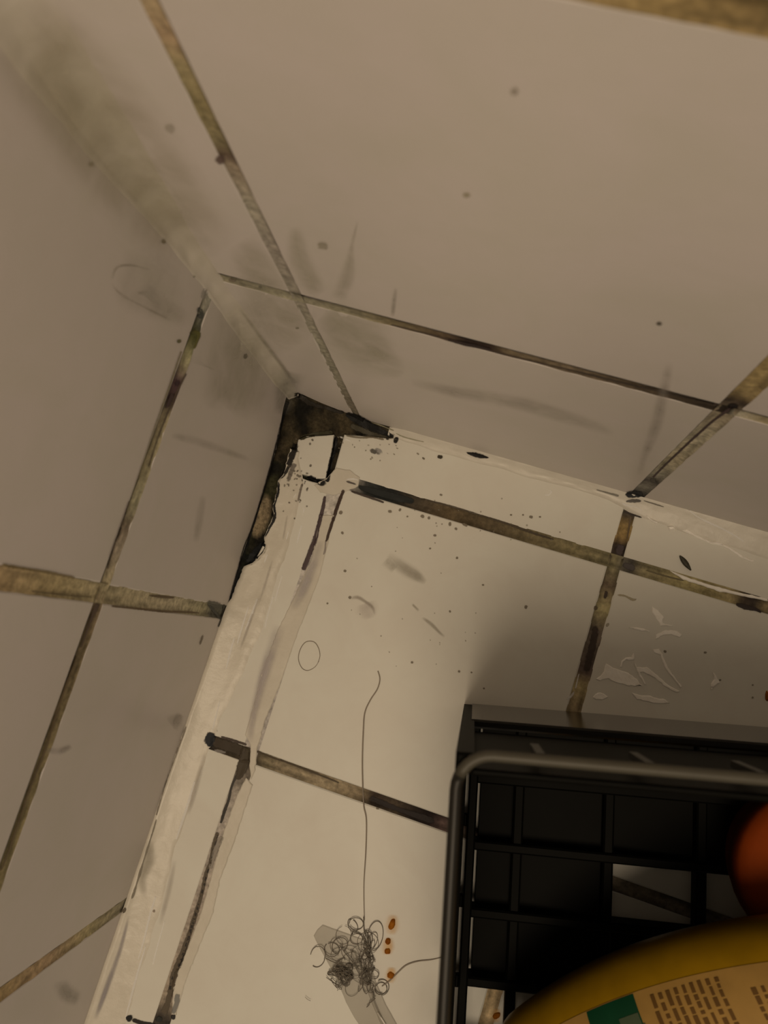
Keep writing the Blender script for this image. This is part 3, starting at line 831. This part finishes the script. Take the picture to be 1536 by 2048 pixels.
# specks and scuffs on the floor
for x, y, w, h, a in [(780, 1023, 10, 6, 0), (800, 1020, 8, 5, 120), (815, 1033, 6, 4, 0), (845, 1033, 10, 6, 20), (858, 1036, 8, 5, 90), (900, 1048, 10, 6, 90), (912, 1058, 8, 5, 20), (930, 1050, 14, 5, 30), (882, 990, 8, 4, 10), (860, 1097, 6, 4, 0), (870, 1071, 8, 5, 0), (682, 1025, 10, 7, 120), (685, 1066, 8, 5, 60), (690, 1142, 8, 5, 20), (1062, 1034, 10, 6, 10), (1080, 1034, 6, 4, 0), (1022, 1030, 6, 4, 0), (1046, 1030, 5, 4, 0), (914, 1116, 6, 5, 0), (900, 1223, 6, 5, 0), (966, 1170, 6, 4, 0), (918, 1343, 6, 5, 0), (968, 1377, 5, 4, 0), (824, 1325, 7, 5, 0), (755, 1617, 8, 4, 20), (1052, 1214, 10, 6, 110), (943, 1345, 5, 4, 0), (1440, 1360, 6, 4, 0), (1505, 1370, 5, 4, 0), (1505, 1395, 5, 4, 0), (1330, 1303, 8, 5, 20), (1410, 1305, 8, 4, 0), (700, 1195, 8, 6, 30), (655, 1207, 5, 4, 0)]:
    spot(floor, x, y, w, h, a, (96, 82, 58), 'f', 0.75)
for q in [[(775, 1110, 16), (805, 1135, 22), (830, 1150, 20), (852, 1166, 10)], [(770, 1120, 20), (790, 1140, 14)], [(824, 1208, 4), (838, 1222, 5)], [(844, 1235, 4), (862, 1248, 7), (880, 1266, 5), (890, 1274, 5)]]:
    stain(floor, q, (128, 114, 86), 'f', 0.6, name='scuff_mark')
stain(floor, [(700, 1197, 5), (715, 1195, 7), (730, 1203, 6), (745, 1215, 6), (750, 1230, 4)], (124, 108, 82), 'f', 0.6, name='scuff_mark')
stain(floor, [(730, 1205, 30), (735, 1220, 34), (740, 1238, 20)], (150, 132, 106), 'f', 0.4, name='scuff_mark')

# crumbs of dirt round the broken corner, pale flecks and painted glints on the sealant
rs = random.Random(21)
for _ in range(46):
    x = rs.gauss(588, 16); y = rs.gauss(948, 40)
    if x < 0.5 * (595 - (y - 880) * 0.33) + 285: continue
    spot(floor, x, y, rs.uniform(3, 8), rs.uniform(2.5, 5), rs.uniform(0, 180), (84, 72, 52), 'f', rs.uniform(0.4, 0.8))
for _ in range(26):
    spot(floor, rs.uniform(675, 800), rs.gauss(892, 12), rs.uniform(3, 7), rs.uniform(2, 4), rs.uniform(0, 60), (104, 90, 64), 'f', rs.uniform(0.3, 0.7))
for _ in range(24):
    x = rs.uniform(800, 1150); y = 0.262 * x + 785 + rs.gauss(6, 18)
    spot(floor, x, y, rs.uniform(3, 6), rs.uniform(2, 4), rs.uniform(0, 90), (110, 96, 70), 'f', rs.uniform(0.3, 0.6))
for _ in range(22):
    x = rs.uniform(690, 960); y = rs.uniform(1010, 1340)
    spot(floor, x, y, rs.uniform(2.5, 5), rs.uniform(2, 3.5), rs.uniform(0, 90), (120, 105, 80), 'f', rs.uniform(0.3, 0.6))
WH = (205, 190, 162)  # pale colour for glints painted along the sealant
for q in [[(604, 1048, 3), (598, 1072, 4), (594, 1090, 2)], [(578, 1060, 3), (572, 1082, 2)], [(516, 1195, 3), (502, 1232, 5), (490, 1262, 3)], [(498, 1210, 2), (482, 1262, 4), (474, 1290, 2)], [(470, 1272, 3), (460, 1306, 5), (452, 1340, 2)], [(566, 1148, 2), (556, 1180, 3), (550, 1206, 2)], [(548, 1190, 2), (536, 1230, 3), (530, 1258, 2)], [(536, 1106, 3), (528, 1128, 3)], [(585, 1000, 3), (594, 985, 2)], [(440, 1400, 2), (430, 1440, 3), (424, 1464, 2)], [(390, 1560, 3), (372, 1620, 6), (352, 1680, 3)], [(312, 1790, 3), (300, 1830, 5), (288, 1880, 4), (276, 1920, 2)], [(292, 1890, 2), (274, 1950, 5), (258, 2010, 4), (250, 2040, 2)], [(330, 1840, 2), (316, 1890, 3), (306, 1930, 2)], [(610, 1012, 2), (606, 1030, 3)], [(690, 960, 3), (706, 958, 4), (722, 962, 2)], [(676, 872, 3), (690, 878, 4), (706, 884, 2)], [(1095, 978, 3), (1103, 984, 4), (1098, 990, 3), (1086, 990, 2)], [(1240, 1004, 2), (1252, 1010, 4), (1272, 1014, 3), (1286, 1022, 2)], [(1375, 1018, 2), (1400, 1036, 3), (1450, 1060, 4), (1490, 1084, 2)], [(1150, 1380, 4), (1142, 1392, 5), (1130, 1402, 3)], [(1158, 1345, 3), (1150, 1380, 4)]]:
    stain(trim1 if q[0][0] < 660 else trim2 if q[0][1] < 1100 else floor, q, WH, 'f', 0.6, name='sealant_glint_streak')
for q in [[(520, 1190, 4), (500, 1245, 5), (480, 1300, 4)], [(545, 1120, 4), (530, 1170, 5), (515, 1215, 3)], [(575, 1030, 4), (566, 1080, 4)], [(410, 1500, 6), (396, 1560, 10), (376, 1630, 8)], [(350, 1720, 8), (338, 1780, 10), (320, 1850, 8)]]:
    stain(trim1, q, (140, 124, 98), 'f', 0.45, name='grime_shadow_stain')
for x, y, w in [(784, 1849, 30), (776, 1892, 26), (782, 1950, 24), (993, 2031, 22)]:
    stain(floor, [(x + 2, y - w * 0.7, w * 0.5), (x, y, w * 0.8), (x - 2, y + w * 0.7, w * 0.5)], (196, 140, 70), 'b', 0.7, name='grime_shadow_stain')

# ------------------------------------------------------------------ hair
def tube(path, r, v, f, sides=5):
    b0 = len(v); m = len(path)
    up = Vector((0, 0, 1))
    for i, q in enumerate(path):
        t = (path[min(m - 1, i + 1)] - path[max(0, i - 1)])
        t = t.normalized() if t.length > 1e-9 else Vector((1, 0, 0))
        s = t.cross(up)
        s = s.normalized() if s.length > 1e-6 else Vector((1, 0, 0))
        w = s.cross(t)
        rr = r(i / (m - 1)) if callable(r) else r
        for k in range(sides):
            a = 2 * math.pi * k / sides
            v.append(q + (s * math.cos(a) + w * math.sin(a)) * rr)
    for i in range(m - 1):
        for k in range(sides):
            a = b0 + i * sides + k; b = b0 + i * sides + (k + 1) % sides
            f.append((a, b, b + sides, a + sides))
    f.append(tuple(b0 + k for k in reversed(range(sides))))
    f.append(tuple(b0 + (m - 1) * sides + k for k in range(sides)))

def hair(name, pts, r, mat, label, cat='hair', lift=0.0):
    path = [hit(q[0], q[1], r * 0.9 + lift) for q in smooth_path(pts, 4)]
    v, f = [], []
    tube(path, lambda t: r * (0.55 + 0.45 * math.sin(math.pi * min(1, 0.15 + t * 0.85))), v, f)
    return tag(mk(name, v, f, mat, smooth=True), label, cat)

# ------------------------------------------------------------------ clear plastic strip under the hair
film = empty('plastic_strip', P(690, 1950, 'z', 0.0))
film_o = film
slab('strip_body', [(627, 1872), (634, 1860), (645, 1850), (690, 1866), (728, 1880), (738, 1915), (752, 1965), (772, 2010), (800, 2060), (725, 2060), (708, 2035), (692, 2005), (680, 1975), (668, 1950), (655, 1925), (640, 1898)], M_FILM, film, 0.0005, 0.0001, 0.0001)
slab('fold_ridge', [(700, 1900), (710, 1904), (738, 1965), (752, 2010), (772, 2055), (764, 2055), (745, 2012), (728, 1968)], M_FILM, film, 0.0012, 0.0005, 0.0001)
slab('glint_line', [(754, 2026), (757, 2026), (772, 2050), (768, 2050)], M_SMEAR, film, 0.0006, 0.0010, 0.0)  # white sliver standing in for a glint on the plastic
tag(film, 'grey translucent plastic strip on the floor under the hair tangle', 'plastic strip')

BVH = BVHTree.FromPolygons(SV, SF)
def tangle():
    v, f = [], []
    rnd = random.Random(11)
    def loop(cx, cy, rx, ry, rot, a0, a1, r=0.00016, lift=0.0012):
        path = []
        k = 26
        for i in range(k + 1):
            a = a0 + (a1 - a0) * i / k
            x = rx * math.cos(a); y = ry * math.sin(a)
            X = cx + x * math.cos(rot) - y * math.sin(rot); Y = cy + x * math.sin(rot) + y * math.cos(rot)
            path.append(hit(X, Y, 0.0003 + lift * (0.5 + 0.5 * math.sin(a * 1.3 + cx))))
        tube(path, r, v, f, 4)
    for cx, cy, rx, ry, rot in [(713, 1846, 14, 12, 0.4), (706, 1850, 8, 14, -0.5), (751, 1870, 15, 29, 0.15), (713, 1877, 12, 11, 0), (736, 1876, 9, 17, 0), (741, 1925, 10, 13, 0), (748, 1947, 10, 9, 0), (764, 1973, 14, 15, 0), (762, 1976, 12, 12, 0), (664, 1898, 15, 13, 0.3), (742, 1974, 8, 10, 0), (636, 1912, 15, 22, 0.2), (680, 1890, 14, 18, 0.7)]:
        a0 = rnd.uniform(0, 6)
        loop(cx, cy, rx, ry, rot, a0, a0 + rnd.uniform(5.0, 6.6), 0.00019)
    for _ in range(30):
        loop(rnd.gauss(686, 10), rnd.gauss(1946, 9), rnd.uniform(5, 18), rnd.uniform(3, 10), rnd.uniform(0, 3), rnd.uniform(0, 6), rnd.uniform(7, 12), 0.00016, 0.002)
    for _ in range(26):
        t = rnd.random()
        loop(738 - 8 * t + rnd.gauss(0, 4), 1870 + 95 * t + rnd.gauss(0, 6), rnd.uniform(3, 9), rnd.uniform(8, 26), rnd.uniform(-0.4, 0.5), rnd.uniform(0, 6), rnd.uniform(6.5, 10), 0.00014, 0.0016)
    for _ in range(18):
        loop(rnd.gauss(700, 22), rnd.gauss(1915, 24), rnd.uniform(8, 26), rnd.uniform(8, 26), rnd.uniform(0, 3), rnd.uniform(0, 6), rnd.uniform(6.5, 9), 0.0001, 0.0012)
    for pts in [[(652, 1914), (668, 1922), (690, 1928), (710, 1930)], [(680, 1888), (692, 1905), (706, 1922), (722, 1950), (738, 1968)], [(705, 1860), (722, 1868), (732, 1880), (730, 1900), (722, 1920)], [(734, 2012), (745, 2000), (748, 1988), (740, 1970)], [(728, 1832), (729, 1860), (736, 1880), (730, 1905)]]:
        path = [hit(q[0], q[1], 0.0014) for q in smooth_path([(a, b) for a, b in pts], 4)]
        tube(path, 0.00024, v, f, 4)
    return mk('hair_tangle', v, f, M_HAIR, smooth=True)
tag(tangle(), 'tangled clump of dark curly hair on the floor beside the crate', 'hair')

hair('hair_strand', [(756, 1342), (760, 1358), (755, 1378), (741, 1400), (730, 1425), (727, 1460), (725, 1520), (726, 1575), (728, 1612), (733, 1640), (732, 1700), (728, 1770), (729, 1840)], 0.00040, M_HAIR2, 'long grey hair lying straight across the floor above the tangle')
hair('hair_strand', [(764, 1972), (780, 1960), (795, 1945), (812, 1930), (835, 1922), (862, 1919), (884, 1914)], 0.00036, M_HAIR2, 'short loose hair running from the tangle to the black crate')
hair('hair_strand', [(636, 1325), (640, 1312), (637, 1296), (628, 1284), (612, 1284), (601, 1298), (597, 1318), (604, 1336), (616, 1341), (630, 1334), (638, 1322)], 0.00022, M_HAIR2, 'faint hair curled into a ring on the pale floor')

# ------------------------------------------------------------------ rust drops
def drop(x, y, w, h, ang, label):
    c = hit(x, y, 0.0)
    ex = hit(x + math.cos(math.radians(ang)) * w / 2, y + math.sin(math.radians(ang)) * w / 2, 0.0) - c
    ey = hit(x - math.sin(math.radians(ang)) * h / 2, y + math.cos(math.radians(ang)) * h / 2, 0.0) - c
    v, f = [], []
    n, rr = 18, [(1.0, 0.00005), (0.92, 0.0005), (0.7, 0.0009), (0.4, 0.0011)]
    sd = random.uniform(0, 50)
    for s, z in rr:
        for k in range(n):
            a = 2 * math.pi * k / n
            j = 1 + 0.22 * noise.noise(Vector((math.cos(a) * 1.6, math.sin(a) * 1.6, sd)))
            q = c + (ex * math.cos(a) + ey * math.sin(a)) * s * j
            v.append((q.x, q.y, q.z + z))
    v.append((c.x, c.y, c.z + 0.0012))
    for r in range(len(rr) - 1):
        for k in range(n):
            a, b = r * n + k, r * n + (k + 1) % n
            f.append((a, a + n, b + n, b))
    for k in range(n):
        f.append((3 * n + k, len(v) - 1, 3 * n + (k + 1) % n))
    f = [q[::-1] for q in f]
    f.append(tuple(range(n))[::-1])
    return tag(mk('rust_drop', v, f, M_RUST, smooth=True), label, 'rust spot', 'orange rust drops on the floor')
drop(784, 1849, 24, 13, 110, 'elongated orange rust drop highest in the row beside the hair tangle')
drop(776, 1882, 14, 12, 90, 'round orange rust drop second from the top of the row')
drop(775, 1902, 13, 12, 90, 'small dark orange rust drop third from the top of the row')
drop(782, 1950, 16, 14, 0, 'orange rust drop on its own next to the loose hair end')
drop(993, 2031, 13, 17, 60, 'ragged rust drop seen through the open crate cell')
drop(1534, 1392, 8, 22, 0, 'rust drop at the right edge of the picture behind the crate')

# ------------------------------------------------------------------ dried sealant smears and a husk
sm = empty('sealant_smear', P(1270, 1320, 'z'))
def Z2(pts): return [(1140 + a * 396 / 1536, 1180 + b * 260 / 1008) for a, b in pts]
for pts in [[(640, 130), (680, 150), (730, 210), (722, 255), (800, 275), (790, 285), (700, 275), (670, 225), (640, 180)],
            [(660, 385), (672, 345), (740, 310), (830, 315), (868, 345), (855, 368), (790, 350), (720, 352), (688, 375)],
            [(455, 288), (520, 292), (570, 300), (620, 318), (560, 322), (500, 305)],
            [(640, 460), (690, 455), (718, 500), (760, 600), (830, 700), (870, 745), (860, 758), (810, 700), (740, 610), (700, 505), (650, 482)],
            [(390, 600), (395, 555), (430, 525), (480, 520), (490, 490), (500, 510), (498, 548), (440, 542), (410, 565), (404, 605)],
            [(500, 560), (520, 600), (600, 600), (680, 660), (760, 735), (850, 785), (830, 798), (740, 752), (640, 670), (570, 640), (545, 640), (590, 730), (575, 730), (530, 650)],
            [(200, 690), (255, 650), (280, 570), (350, 610), (450, 640), (520, 690), (560, 740), (500, 745), (440, 740), (360, 720), (300, 690), (230, 705)],
            [(180, 830), (220, 795), (260, 800), (300, 830), (250, 850), (200, 855)],
            [(480, 800), (560, 815), (650, 830), (740, 850), (770, 880), (700, 885), (620, 868), (520, 850)]]:
    slab('streak', Z2(pts), M_SMEAR, sm, 0.0005, 0.0, 0.0005, sub=0.0012)
tag(sm, 'cluster of dried white sealant streaks on the floor behind the crate', 'sealant smear')
sm2 = tag(slab('sealant_flake', Z2([(1110, 640), (1125, 650), (1165, 720), (1130, 745), (1095, 780), (1098, 715), (1120, 690)]), M_SMEAR, None, 0.0008, 0.0, 0.0004, sub=0.001), 'small triangular white sealant flake right of the dried streaks', 'flake')
rid = empty('sealant_ridge', P(1420, 1100, 'z'))
def Z3(pts): return [(1200 + a * 336 / 1536, 880 + b * 360 / 1646) for a, b in pts]
slab('ridge', Z3([(750, 830), (800, 808), (880, 860), (1000, 920), (1110, 940), (1200, 985), (1330, 1070), (1430, 1108), (1390, 1112), (1300, 1078), (1180, 995), (1100, 960), (1000, 942), (880, 885), (800, 845)]), M_SMEAR, rid, 0.0009, 0.0, 0.0004)
slab('ridge', Z3([(420, 690), (470, 715), (540, 750), (520, 765), (450, 725)]), M_SMEAR, rid, 0.0018, 0.0, 0.0003)
slab('ridge', Z3([(620, 790), (670, 785), (690, 815), (640, 828)]), M_SMEAR, rid, 0.0014, 0.0, 0.0003)
tag(rid, 'raised white ridge torn along the edge of the right sealant bead', 'sealant smear')
rid2 = tag(slab('sealant_lip', Z3([(640, 1195), (800, 1255), (960, 1310), (1120, 1355), (1280, 1395), (1536, 1450), (1536, 1475), (1300, 1425), (1100, 1385), (900, 1320), (760, 1275)]), M_SMEAR, None, 0.0006, 0.0, 0.0004), 'pale sealant lip along the upper side of the yellowish floor joint', 'sealant smear')

def husk():
    a = hit(1359, 1112, 0.0); b = hit(1381, 1141, 0.0)
    t = b - a; s = Vector((-t.y, t.x, 0)).normalized()
    rows = []
    for i in range(13):
        k = i / 12
        w = 0.0013 * math.sin(math.pi * (0.04 + 0.92 * k)) ** 0.9 * (1.15 - 0.3 * k) + 0.0001
        c = a.lerp(b, k)
        row = []
        for j in range(9):
            ph = 2 * math.pi * j / 8
            row.append(c + s * (w * math.cos(ph)) + Vector((0, 0, 0.0009 + 0.0008 * math.sin(ph))))
        rows.append(row)
    o = grid_mesh('seed_husk', rows, M_FLAKE)
    return tag(o, 'dark pointed seed husk on the floor near the right wall', 'debris')
husk()

# ------------------------------------------------------------------ black crate
TH = math.radians(13.5)
CO = Vector((0.134, -0.127, 0.0))
CU = Vector((math.cos(TH), math.sin(TH), 0)); CV = Vector((math.sin(TH), -math.cos(TH), 0)); CZ = Vector((0, 0, 1))
def C(u, v, z): return CO + CU * u + CV * v + CZ * z
LU, LV, HZ = 0.30, 0.36, 0.207
crate = empty('storage_crate', C(0, 0, 0))

def cbox(name, u0, u1, v0, v1, z0, z1, mat, parent=None, bev=0.0008):
    b = min(bev, (u1 - u0) * 0.3, (v1 - v0) * 0.3, (z1 - z0) * 0.3)
    v, f = [], []
    for (z, ins) in ((z0, b), (z0 + b, 0), (z1 - b, 0), (z1, b)):
        for u, w in ((u0 + ins, v0 + ins), (u1 - ins, v0 + ins), (u1 - ins, v1 - ins), (u0 + ins, v1 - ins)):
            v.append(C(u, w, z))
    for r in range(3):
        for k in range(4):
            a, c = r * 4 + k, r * 4 + (k + 1) % 4
            f.append((a, a + 4, c + 4, c))
    f.append((0, 1, 2, 3)); f.append((15, 14, 13, 12))
    return mk(name, v, f, mat, parent or crate)

# far wall: smooth foot band, recessed upper panel, ribs under the rim
far_band = cbox('foot_band', 0.004, LU - 0.004, 0.0, 0.0035, 0.0005, 0.098, M_BLKG)
cbox('side_panel', 0.004, LU - 0.004, 0.0045, 0.0065, 0.098, HZ - 0.004, M_BLK)
u = 0.0225
while u < LU - 0.01:
    cbox('rib', u - 0.0012, u + 0.0012, -0.0008, 0.0012, 0.178, HZ - 0.004, M_RIMB)
    u += 0.0285
cbox('corner_post', 0.0, 0.005, 0.0005, 0.006, 0.0005, HZ - 0.003, M_BLK)
cbox('corner_post', LU - 0.005, LU, 0.0005, 0.006, 0.0005, HZ - 0.003, M_BLK)
cbox('corner_post', 0.0, 0.005, LV - 0.006, LV, 0.0005, HZ - 0.003, M_BLK)
cbox('corner_post', LU - 0.005, LU, LV - 0.006, LV, 0.0005, HZ - 0.003, M_BLK)
# left and right walls: rails and slats with open slots
for uu in (0.0, LU - 0.003):
    cbox('side_rail', uu, uu + 0.003, 0.006, LV - 0.006, 0.0005, 0.014, M_BLK)
    cbox('side_rail', uu, uu + 0.003, 0.006, LV - 0.006, 0.095, 0.110, M_BLK)
    cbox('side_rail', uu, uu + 0.003, 0.006, LV - 0.006, HZ - 0.02, HZ - 0.004, M_BLK)
    w = 0.030
    while w < LV - 0.01:
        if uu > 0 or w > 0.12: cbox('slat', uu, uu + 0.003, w - 0.004, w + 0.004, 0.0142, HZ - 0.0202, M_BLK)
        w += 0.031
cbox('side_panel', 0.0004, 0.0024, 0.006, 0.118, 0.0142, HZ - 0.0202, M_BLK)
# near wall
cbox('side_rail', 0.005, LU - 0.005, LV - 0.004, LV, 0.0005, 0.014, M_BLK)
cbox('side_rail', 0.005, LU - 0.005, LV - 0.004, LV, 0.095, 0.110, M_BLK)
cbox('side_rail', 0.005, LU - 0.005, LV - 0.004, LV, HZ - 0.02, HZ - 0.004, M_BLK)
u = 0.030
while u < LU - 0.01:
    cbox('slat', u - 0.004, u + 0.004, LV - 0.004, LV, 0.0142, HZ - 0.0202, M_BLK)
    u += 0.042

# rounded rim
def rim():
    R = 0.010
    path = []
    for cx, cy, a0 in ((LU - R, LV - R, 0), (R, LV - R, 90), (R, R, 180), (LU - R, R, 270)):
        for k in range(9):
            a = math.radians(a0 + k * 90 / 8)
            path.append((cx + R * math.cos(a), cy + R * math.sin(a), math.cos(a), math.sin(a)))
    prof = [(0.0006, -0.004), (0.0011, -0.0008), (0.0004, 0.0004), (-0.0010, 0.0006), (-0.0018, 0.0), (-0.0022, -0.0015), (-0.0022, -0.004)]
    m = len(prof)
    n = len(path)
    def run(name, idx, mat):
        v, f = [], []
        for i in idx:
            x, y, nx, ny = path[i % n]
            for o, z in prof:
                v.append(C(x + nx * o, y + ny * o, HZ + z))
        for i in range(len(idx) - 1):
            for k in range(m):
                a = i * m + k; b = i * m + (k + 1) % m
                f.append((a, b, b + m, a + m))
        f.append(tuple(range(m))); f.append(tuple((len(idx) - 1) * m + k for k in reversed(range(m))))
        return mk(name, v, f, mat, crate, smooth=True)
    run('lit_rim', list(range(20, 34)), M_RIM)  # far run coloured lighter for the light it catches
    run('rim', list(range(33, 36)) + list(range(36, 36 + 21)), M_RIMB)
rim()

# lattice base
UB = [0.0285 + 0.042 * k for k in range(7)]
VB = [0.0335, 0.064, 0.094, 0.124] + [0.124 + 0.0303 * k for k in range(1, 8)]
VB = [w for w in VB if w < LV - 0.01]
for k, uu in enumerate(UB):
    cbox('lattice_bar', uu - 0.0024, uu + 0.0024, 0.008, LV - 0.006, 0.0085, 0.0185, M_BLK)
for w in VB:
    cbox('lattice_bar', 0.0075, LU - 0.006, w - 0.0022, w + 0.0022, 0.0085, 0.0200, M_BLK)
cbox('edge_strip', 0.0088, LU - 0.0088, 0.0046, 0.0092, 0.0085, 0.021, M_BLK)
cbox('edge_strip', 0.0045, 0.0088, 0.008, LV - 0.006, 0.0085, 0.021, M_BLK)
cbox('edge_strip', LU - 0.0088, LU - 0.0062, 0.008, LV - 0.006, 0.0085, 0.021, M_BLK)
for w in [0.0285, 0.0545, 0.0915, 0.127, 0.16, 0.19, 0.22, 0.25, 0.28, 0.31, 0.34]:
    cbox('tie', 0.0030, 0.0045, w - 0.0028, w + 0.0028, 0.0085, 0.0125, M_BLK)
# solid floor plates in the closed cells
US = [0.0088] + UB + [LU - 0.0088]
VS = [0.008] + VB + [LV - 0.006]
open_cells = {(2, 2), (3, 2), (2, 3), (3, 3)}
for i in range(len(US) - 1):
    for j in range(len(VS) - 1):
        if j >= 4 or (i, j) in {(2, 2), (3, 2)}: continue
        cbox('base_plate', US[i] + 0.0012, US[i + 1] - 0.0012, VS[j] + 0.0012, VS[j + 1] - 0.0012, 0.0086, 0.0110, M_BLK, bev=0.0004)
tag(crate, 'black plastic storage crate with lattice base on the tiled floor', 'crate')

# ------------------------------------------------------------------ orange jar
def lathe(name, c, prof, mat, parent, n=40):
    v, f = [], []
    for r, z in prof:
        for k in range(n):
            a = 2 * math.pi * k / n
            v.append((c.x + r * math.cos(a), c.y + r * math.sin(a), c.z + z))
    for i in range(len(prof) - 1):
        for k in range(n):
            a, b = i * n + k, i * n + (k + 1) % n
            f.append((a, b, b + n, a + n))
    f.append(tuple(reversed(range(n)))); f.append(tuple((len(prof) - 1) * n + k for k in range(n)))
    return mk(name, v, f, mat, parent, smooth=True)

jc = P(1628, 1738, 'z', 0.045); jc.z = 0.0201
jar = empty('orange_pot', jc)
lathe('body', jc, [(0.026, 0.0), (0.029, 0.001), (0.031, 0.006), (0.032, 0.016), (0.032, 0.021)], M_ORG, jar)
lathe('lid', jc, [(0.0335, 0.0211), (0.0343, 0.022), (0.0343, 0.033), (0.0335, 0.036), (0.030, 0.0385), (0.022, 0.0405), (0.010, 0.0415), (0.001, 0.0417)], M_ORG, jar)
tag(jar, 'dark orange rounded pot standing inside the black crate', 'pot')

# ------------------------------------------------------------------ yellow bottle
A = P(1000, 2048, 'z', 0.052); B = P(1536, 1840, 'z', 0.094)
ax = (B - A).normalized()
lat = ax.cross(Vector((0, 0, 1))).normalized()          # towards the lower right of the picture
upv = lat.cross(ax).normalized()
L0 = (B - A).length
HW, HT = 0.046, 0.029
bottle = empty('cleaner_bottle', A + lat * HW - upv * HT)
def bpos(s, q, scale=1.0, top=True):
    """s along the axis from A, q in [-1,1] across; upper or lower skin"""
    mid = L0 * 0.5
    w = HW - ((s - mid) ** 2) / (2 * 0.22) + (mid ** 2) / (2 * 0.22)
    e0, e1 = -0.010, 0.165
    k = 1.0
    if s < 0.006: k = max(0.0, 1 - ((0.006 - s) / (0.006 - e0)) ** 3) ** 0.45
    if s > 0.125: k = 0.32 + 0.68 * max(0.0, 1 - ((s - 0.125) / (e1 - 0.125)) ** 2) ** 0.6
    w *= k
    h = HT * (0.35 + 0.65 * k) if k > 0.02 else HT * 0.4
    c = A + lat * HW + ax * s
    hh = h * (max(0.0, 1 - abs(q) ** 2.6)) ** 0.5
    return c + lat * (q * w * scale) + upv * ((hh if top else -hh) * scale)
NS, NQ = 64, 28
v, f = [], []
for i in range(NS + 1):
    s = -0.010 + 0.175 * i / NS
    for k in range(2 * NQ):
        if k <= NQ: q = -math.cos(math.pi * k / NQ); v.append(bpos(s, q))
        else: q = math.cos(math.pi * (k - NQ) / NQ); v.append(bpos(s, q, top=False))
m = 2 * NQ
for i in range(NS):
    for k in range(m):
        a, b = i * m + k, i * m + (k + 1) % m
        f.append((a, b, b + m, a + m))
f.append(tuple(reversed(range(m)))); f.append(tuple(NS * m + k for k in range(m)))
f = [q[::-1] for q in f]
mk('body', v, f, M_YEL, bottle, smooth=True)

def skin(name, s0, s1, q0, q1, mat, parent, off, ns=20, nq=16, edge=None):
    rows = []
    def N(s, q):
        e = 0.002
        a = bpos(s + e, q) - bpos(s - e, q); b = bpos(s, min(0.97, q + 0.02)) - bpos(s, q - 0.02)
        return (b.cross(a)).normalized()
    for i in range(ns + 1):
        s = s0 + (s1 - s0) * i / ns
        row = []
        for k in range(nq + 1):
            q = q0 + (q1 - q0) * k / nq
            n_ = N(s, q)
            if n_.dot(upv) < 0: n_ = -n_
            row.append(bpos(s, q) + n_ * off)
        rows.append(row)
    v = [q for r in rows for q in r]; mm = nq + 1; f = []
    for i in range(ns):
        for k in range(nq):
            a = i * mm + k
            f.append((a, a + 1, a + mm + 1, a + mm))
    nn = (Vector(v[1]) - Vector(v[0])).cross(Vector(v[mm]) - Vector(v[0]))
    if nn.dot(upv) < 0: f = [t[::-1] for t in f]
    return v, f

lv, lf = skin('label', 0.012, 0.132, -0.855, 0.86, M_LAB, bottle, 0.0002, 40, 24)
lab = mk('label', lv, lf, M_LAB, bottle, smooth=True)
gv, gf = skin('g', 0.046, 0.0665, -0.85, -0.45, M_GRN, lab, 0.00035)
mk('green_print', gv, gf, M_GRN, lab, smooth=True)
gv, gf = [], []
for s0, s1, q0, q1 in [(0.050, 0.0640, -0.68, -0.50), (0.058, 0.066, -0.76, -0.62), (0.0475, 0.056, -0.62, -0.48), (0.061, 0.0672, -0.70, -0.54)]:
    a, b = skin('l', s0, s1, q0, q1, M_LEAF, lab, 0.0005, 6, 6)
    o = len(gv); gv += a; gf += [tuple(k + o for k in t) for t in b]
mk('leaf_print', gv, gf, M_LEAF, lab, smooth=True)
tv, tf = [], []
rnd = random.Random(5)
for col in range(9):
    s = 0.0725 + col * 0.0031
    q = -0.825 + 0.01 * rnd.random()
    while q < 0.2:
        ln = rnd.uniform(0.016, 0.085)
        a, b = skin('t', s + rnd.uniform(-0.0002, 0.0002), s + rnd.uniform(0.0012, 0.0017), q, q + ln, M_TXT, lab, 0.0004, 1, 3)
        o = len(tv); tv += a; tf += [tuple(k + o for k in t) for t in b]
        q += ln + rnd.uniform(0.008, 0.02)
for col in range(6):
    s = 0.108 + col * 0.0031
    q = -0.74
    while q < 0.2:
        ln = rnd.uniform(0.016, 0.07)
        a, b = skin('t', s + rnd.uniform(-0.0002, 0.0002), s + rnd.uniform(0.0012, 0.0017), q, q + ln, M_TXT, lab, 0.0004, 1, 3)
        o = len(tv); tv += a; tf += [tuple(k + o for k in t) for t in b]
        q += ln + rnd.uniform(0.008, 0.02)
tag(mk('label_text', tv, tf, M_TXT, lab), kind='stuff')
# neck and cap beyond the frame
def btube(name, s0, s1, r0, r1, mat):
    v, f = [], []
    n = 28
    base = A + lat * HW
    for s, r in ((s0, r0), (s0 + 0.002, r0 + 0.0004), (s1 - 0.002, r1), (s1, r1 - 0.002)):
        for k in range(n):
            a = 2 * math.pi * k / n
            v.append(base + ax * s + (lat * math.cos(a) + upv * math.sin(a)) * r)
    for i in range(3):
        for k in range(n):
            a, b = i * n + k, i * n + (k + 1) % n
            f.append((a, b, b + n, a + n))
    f.append(tuple(reversed(range(n)))); f.append(tuple(3 * n + k for k in range(n)))
    f = [q[::-1] for q in f]
    return mk(name, v, f, mat, bottle, smooth=True)
btube('neck', 0.163, 0.178, 0.0135, 0.0135, M_YEL)
btube('cap', 0.1782, 0.205, 0.0165, 0.0155, M_ORG)
tag(bottle, 'shade-darkened yellow plastic bottle with a green-marked label lying in the crate', 'bottle')
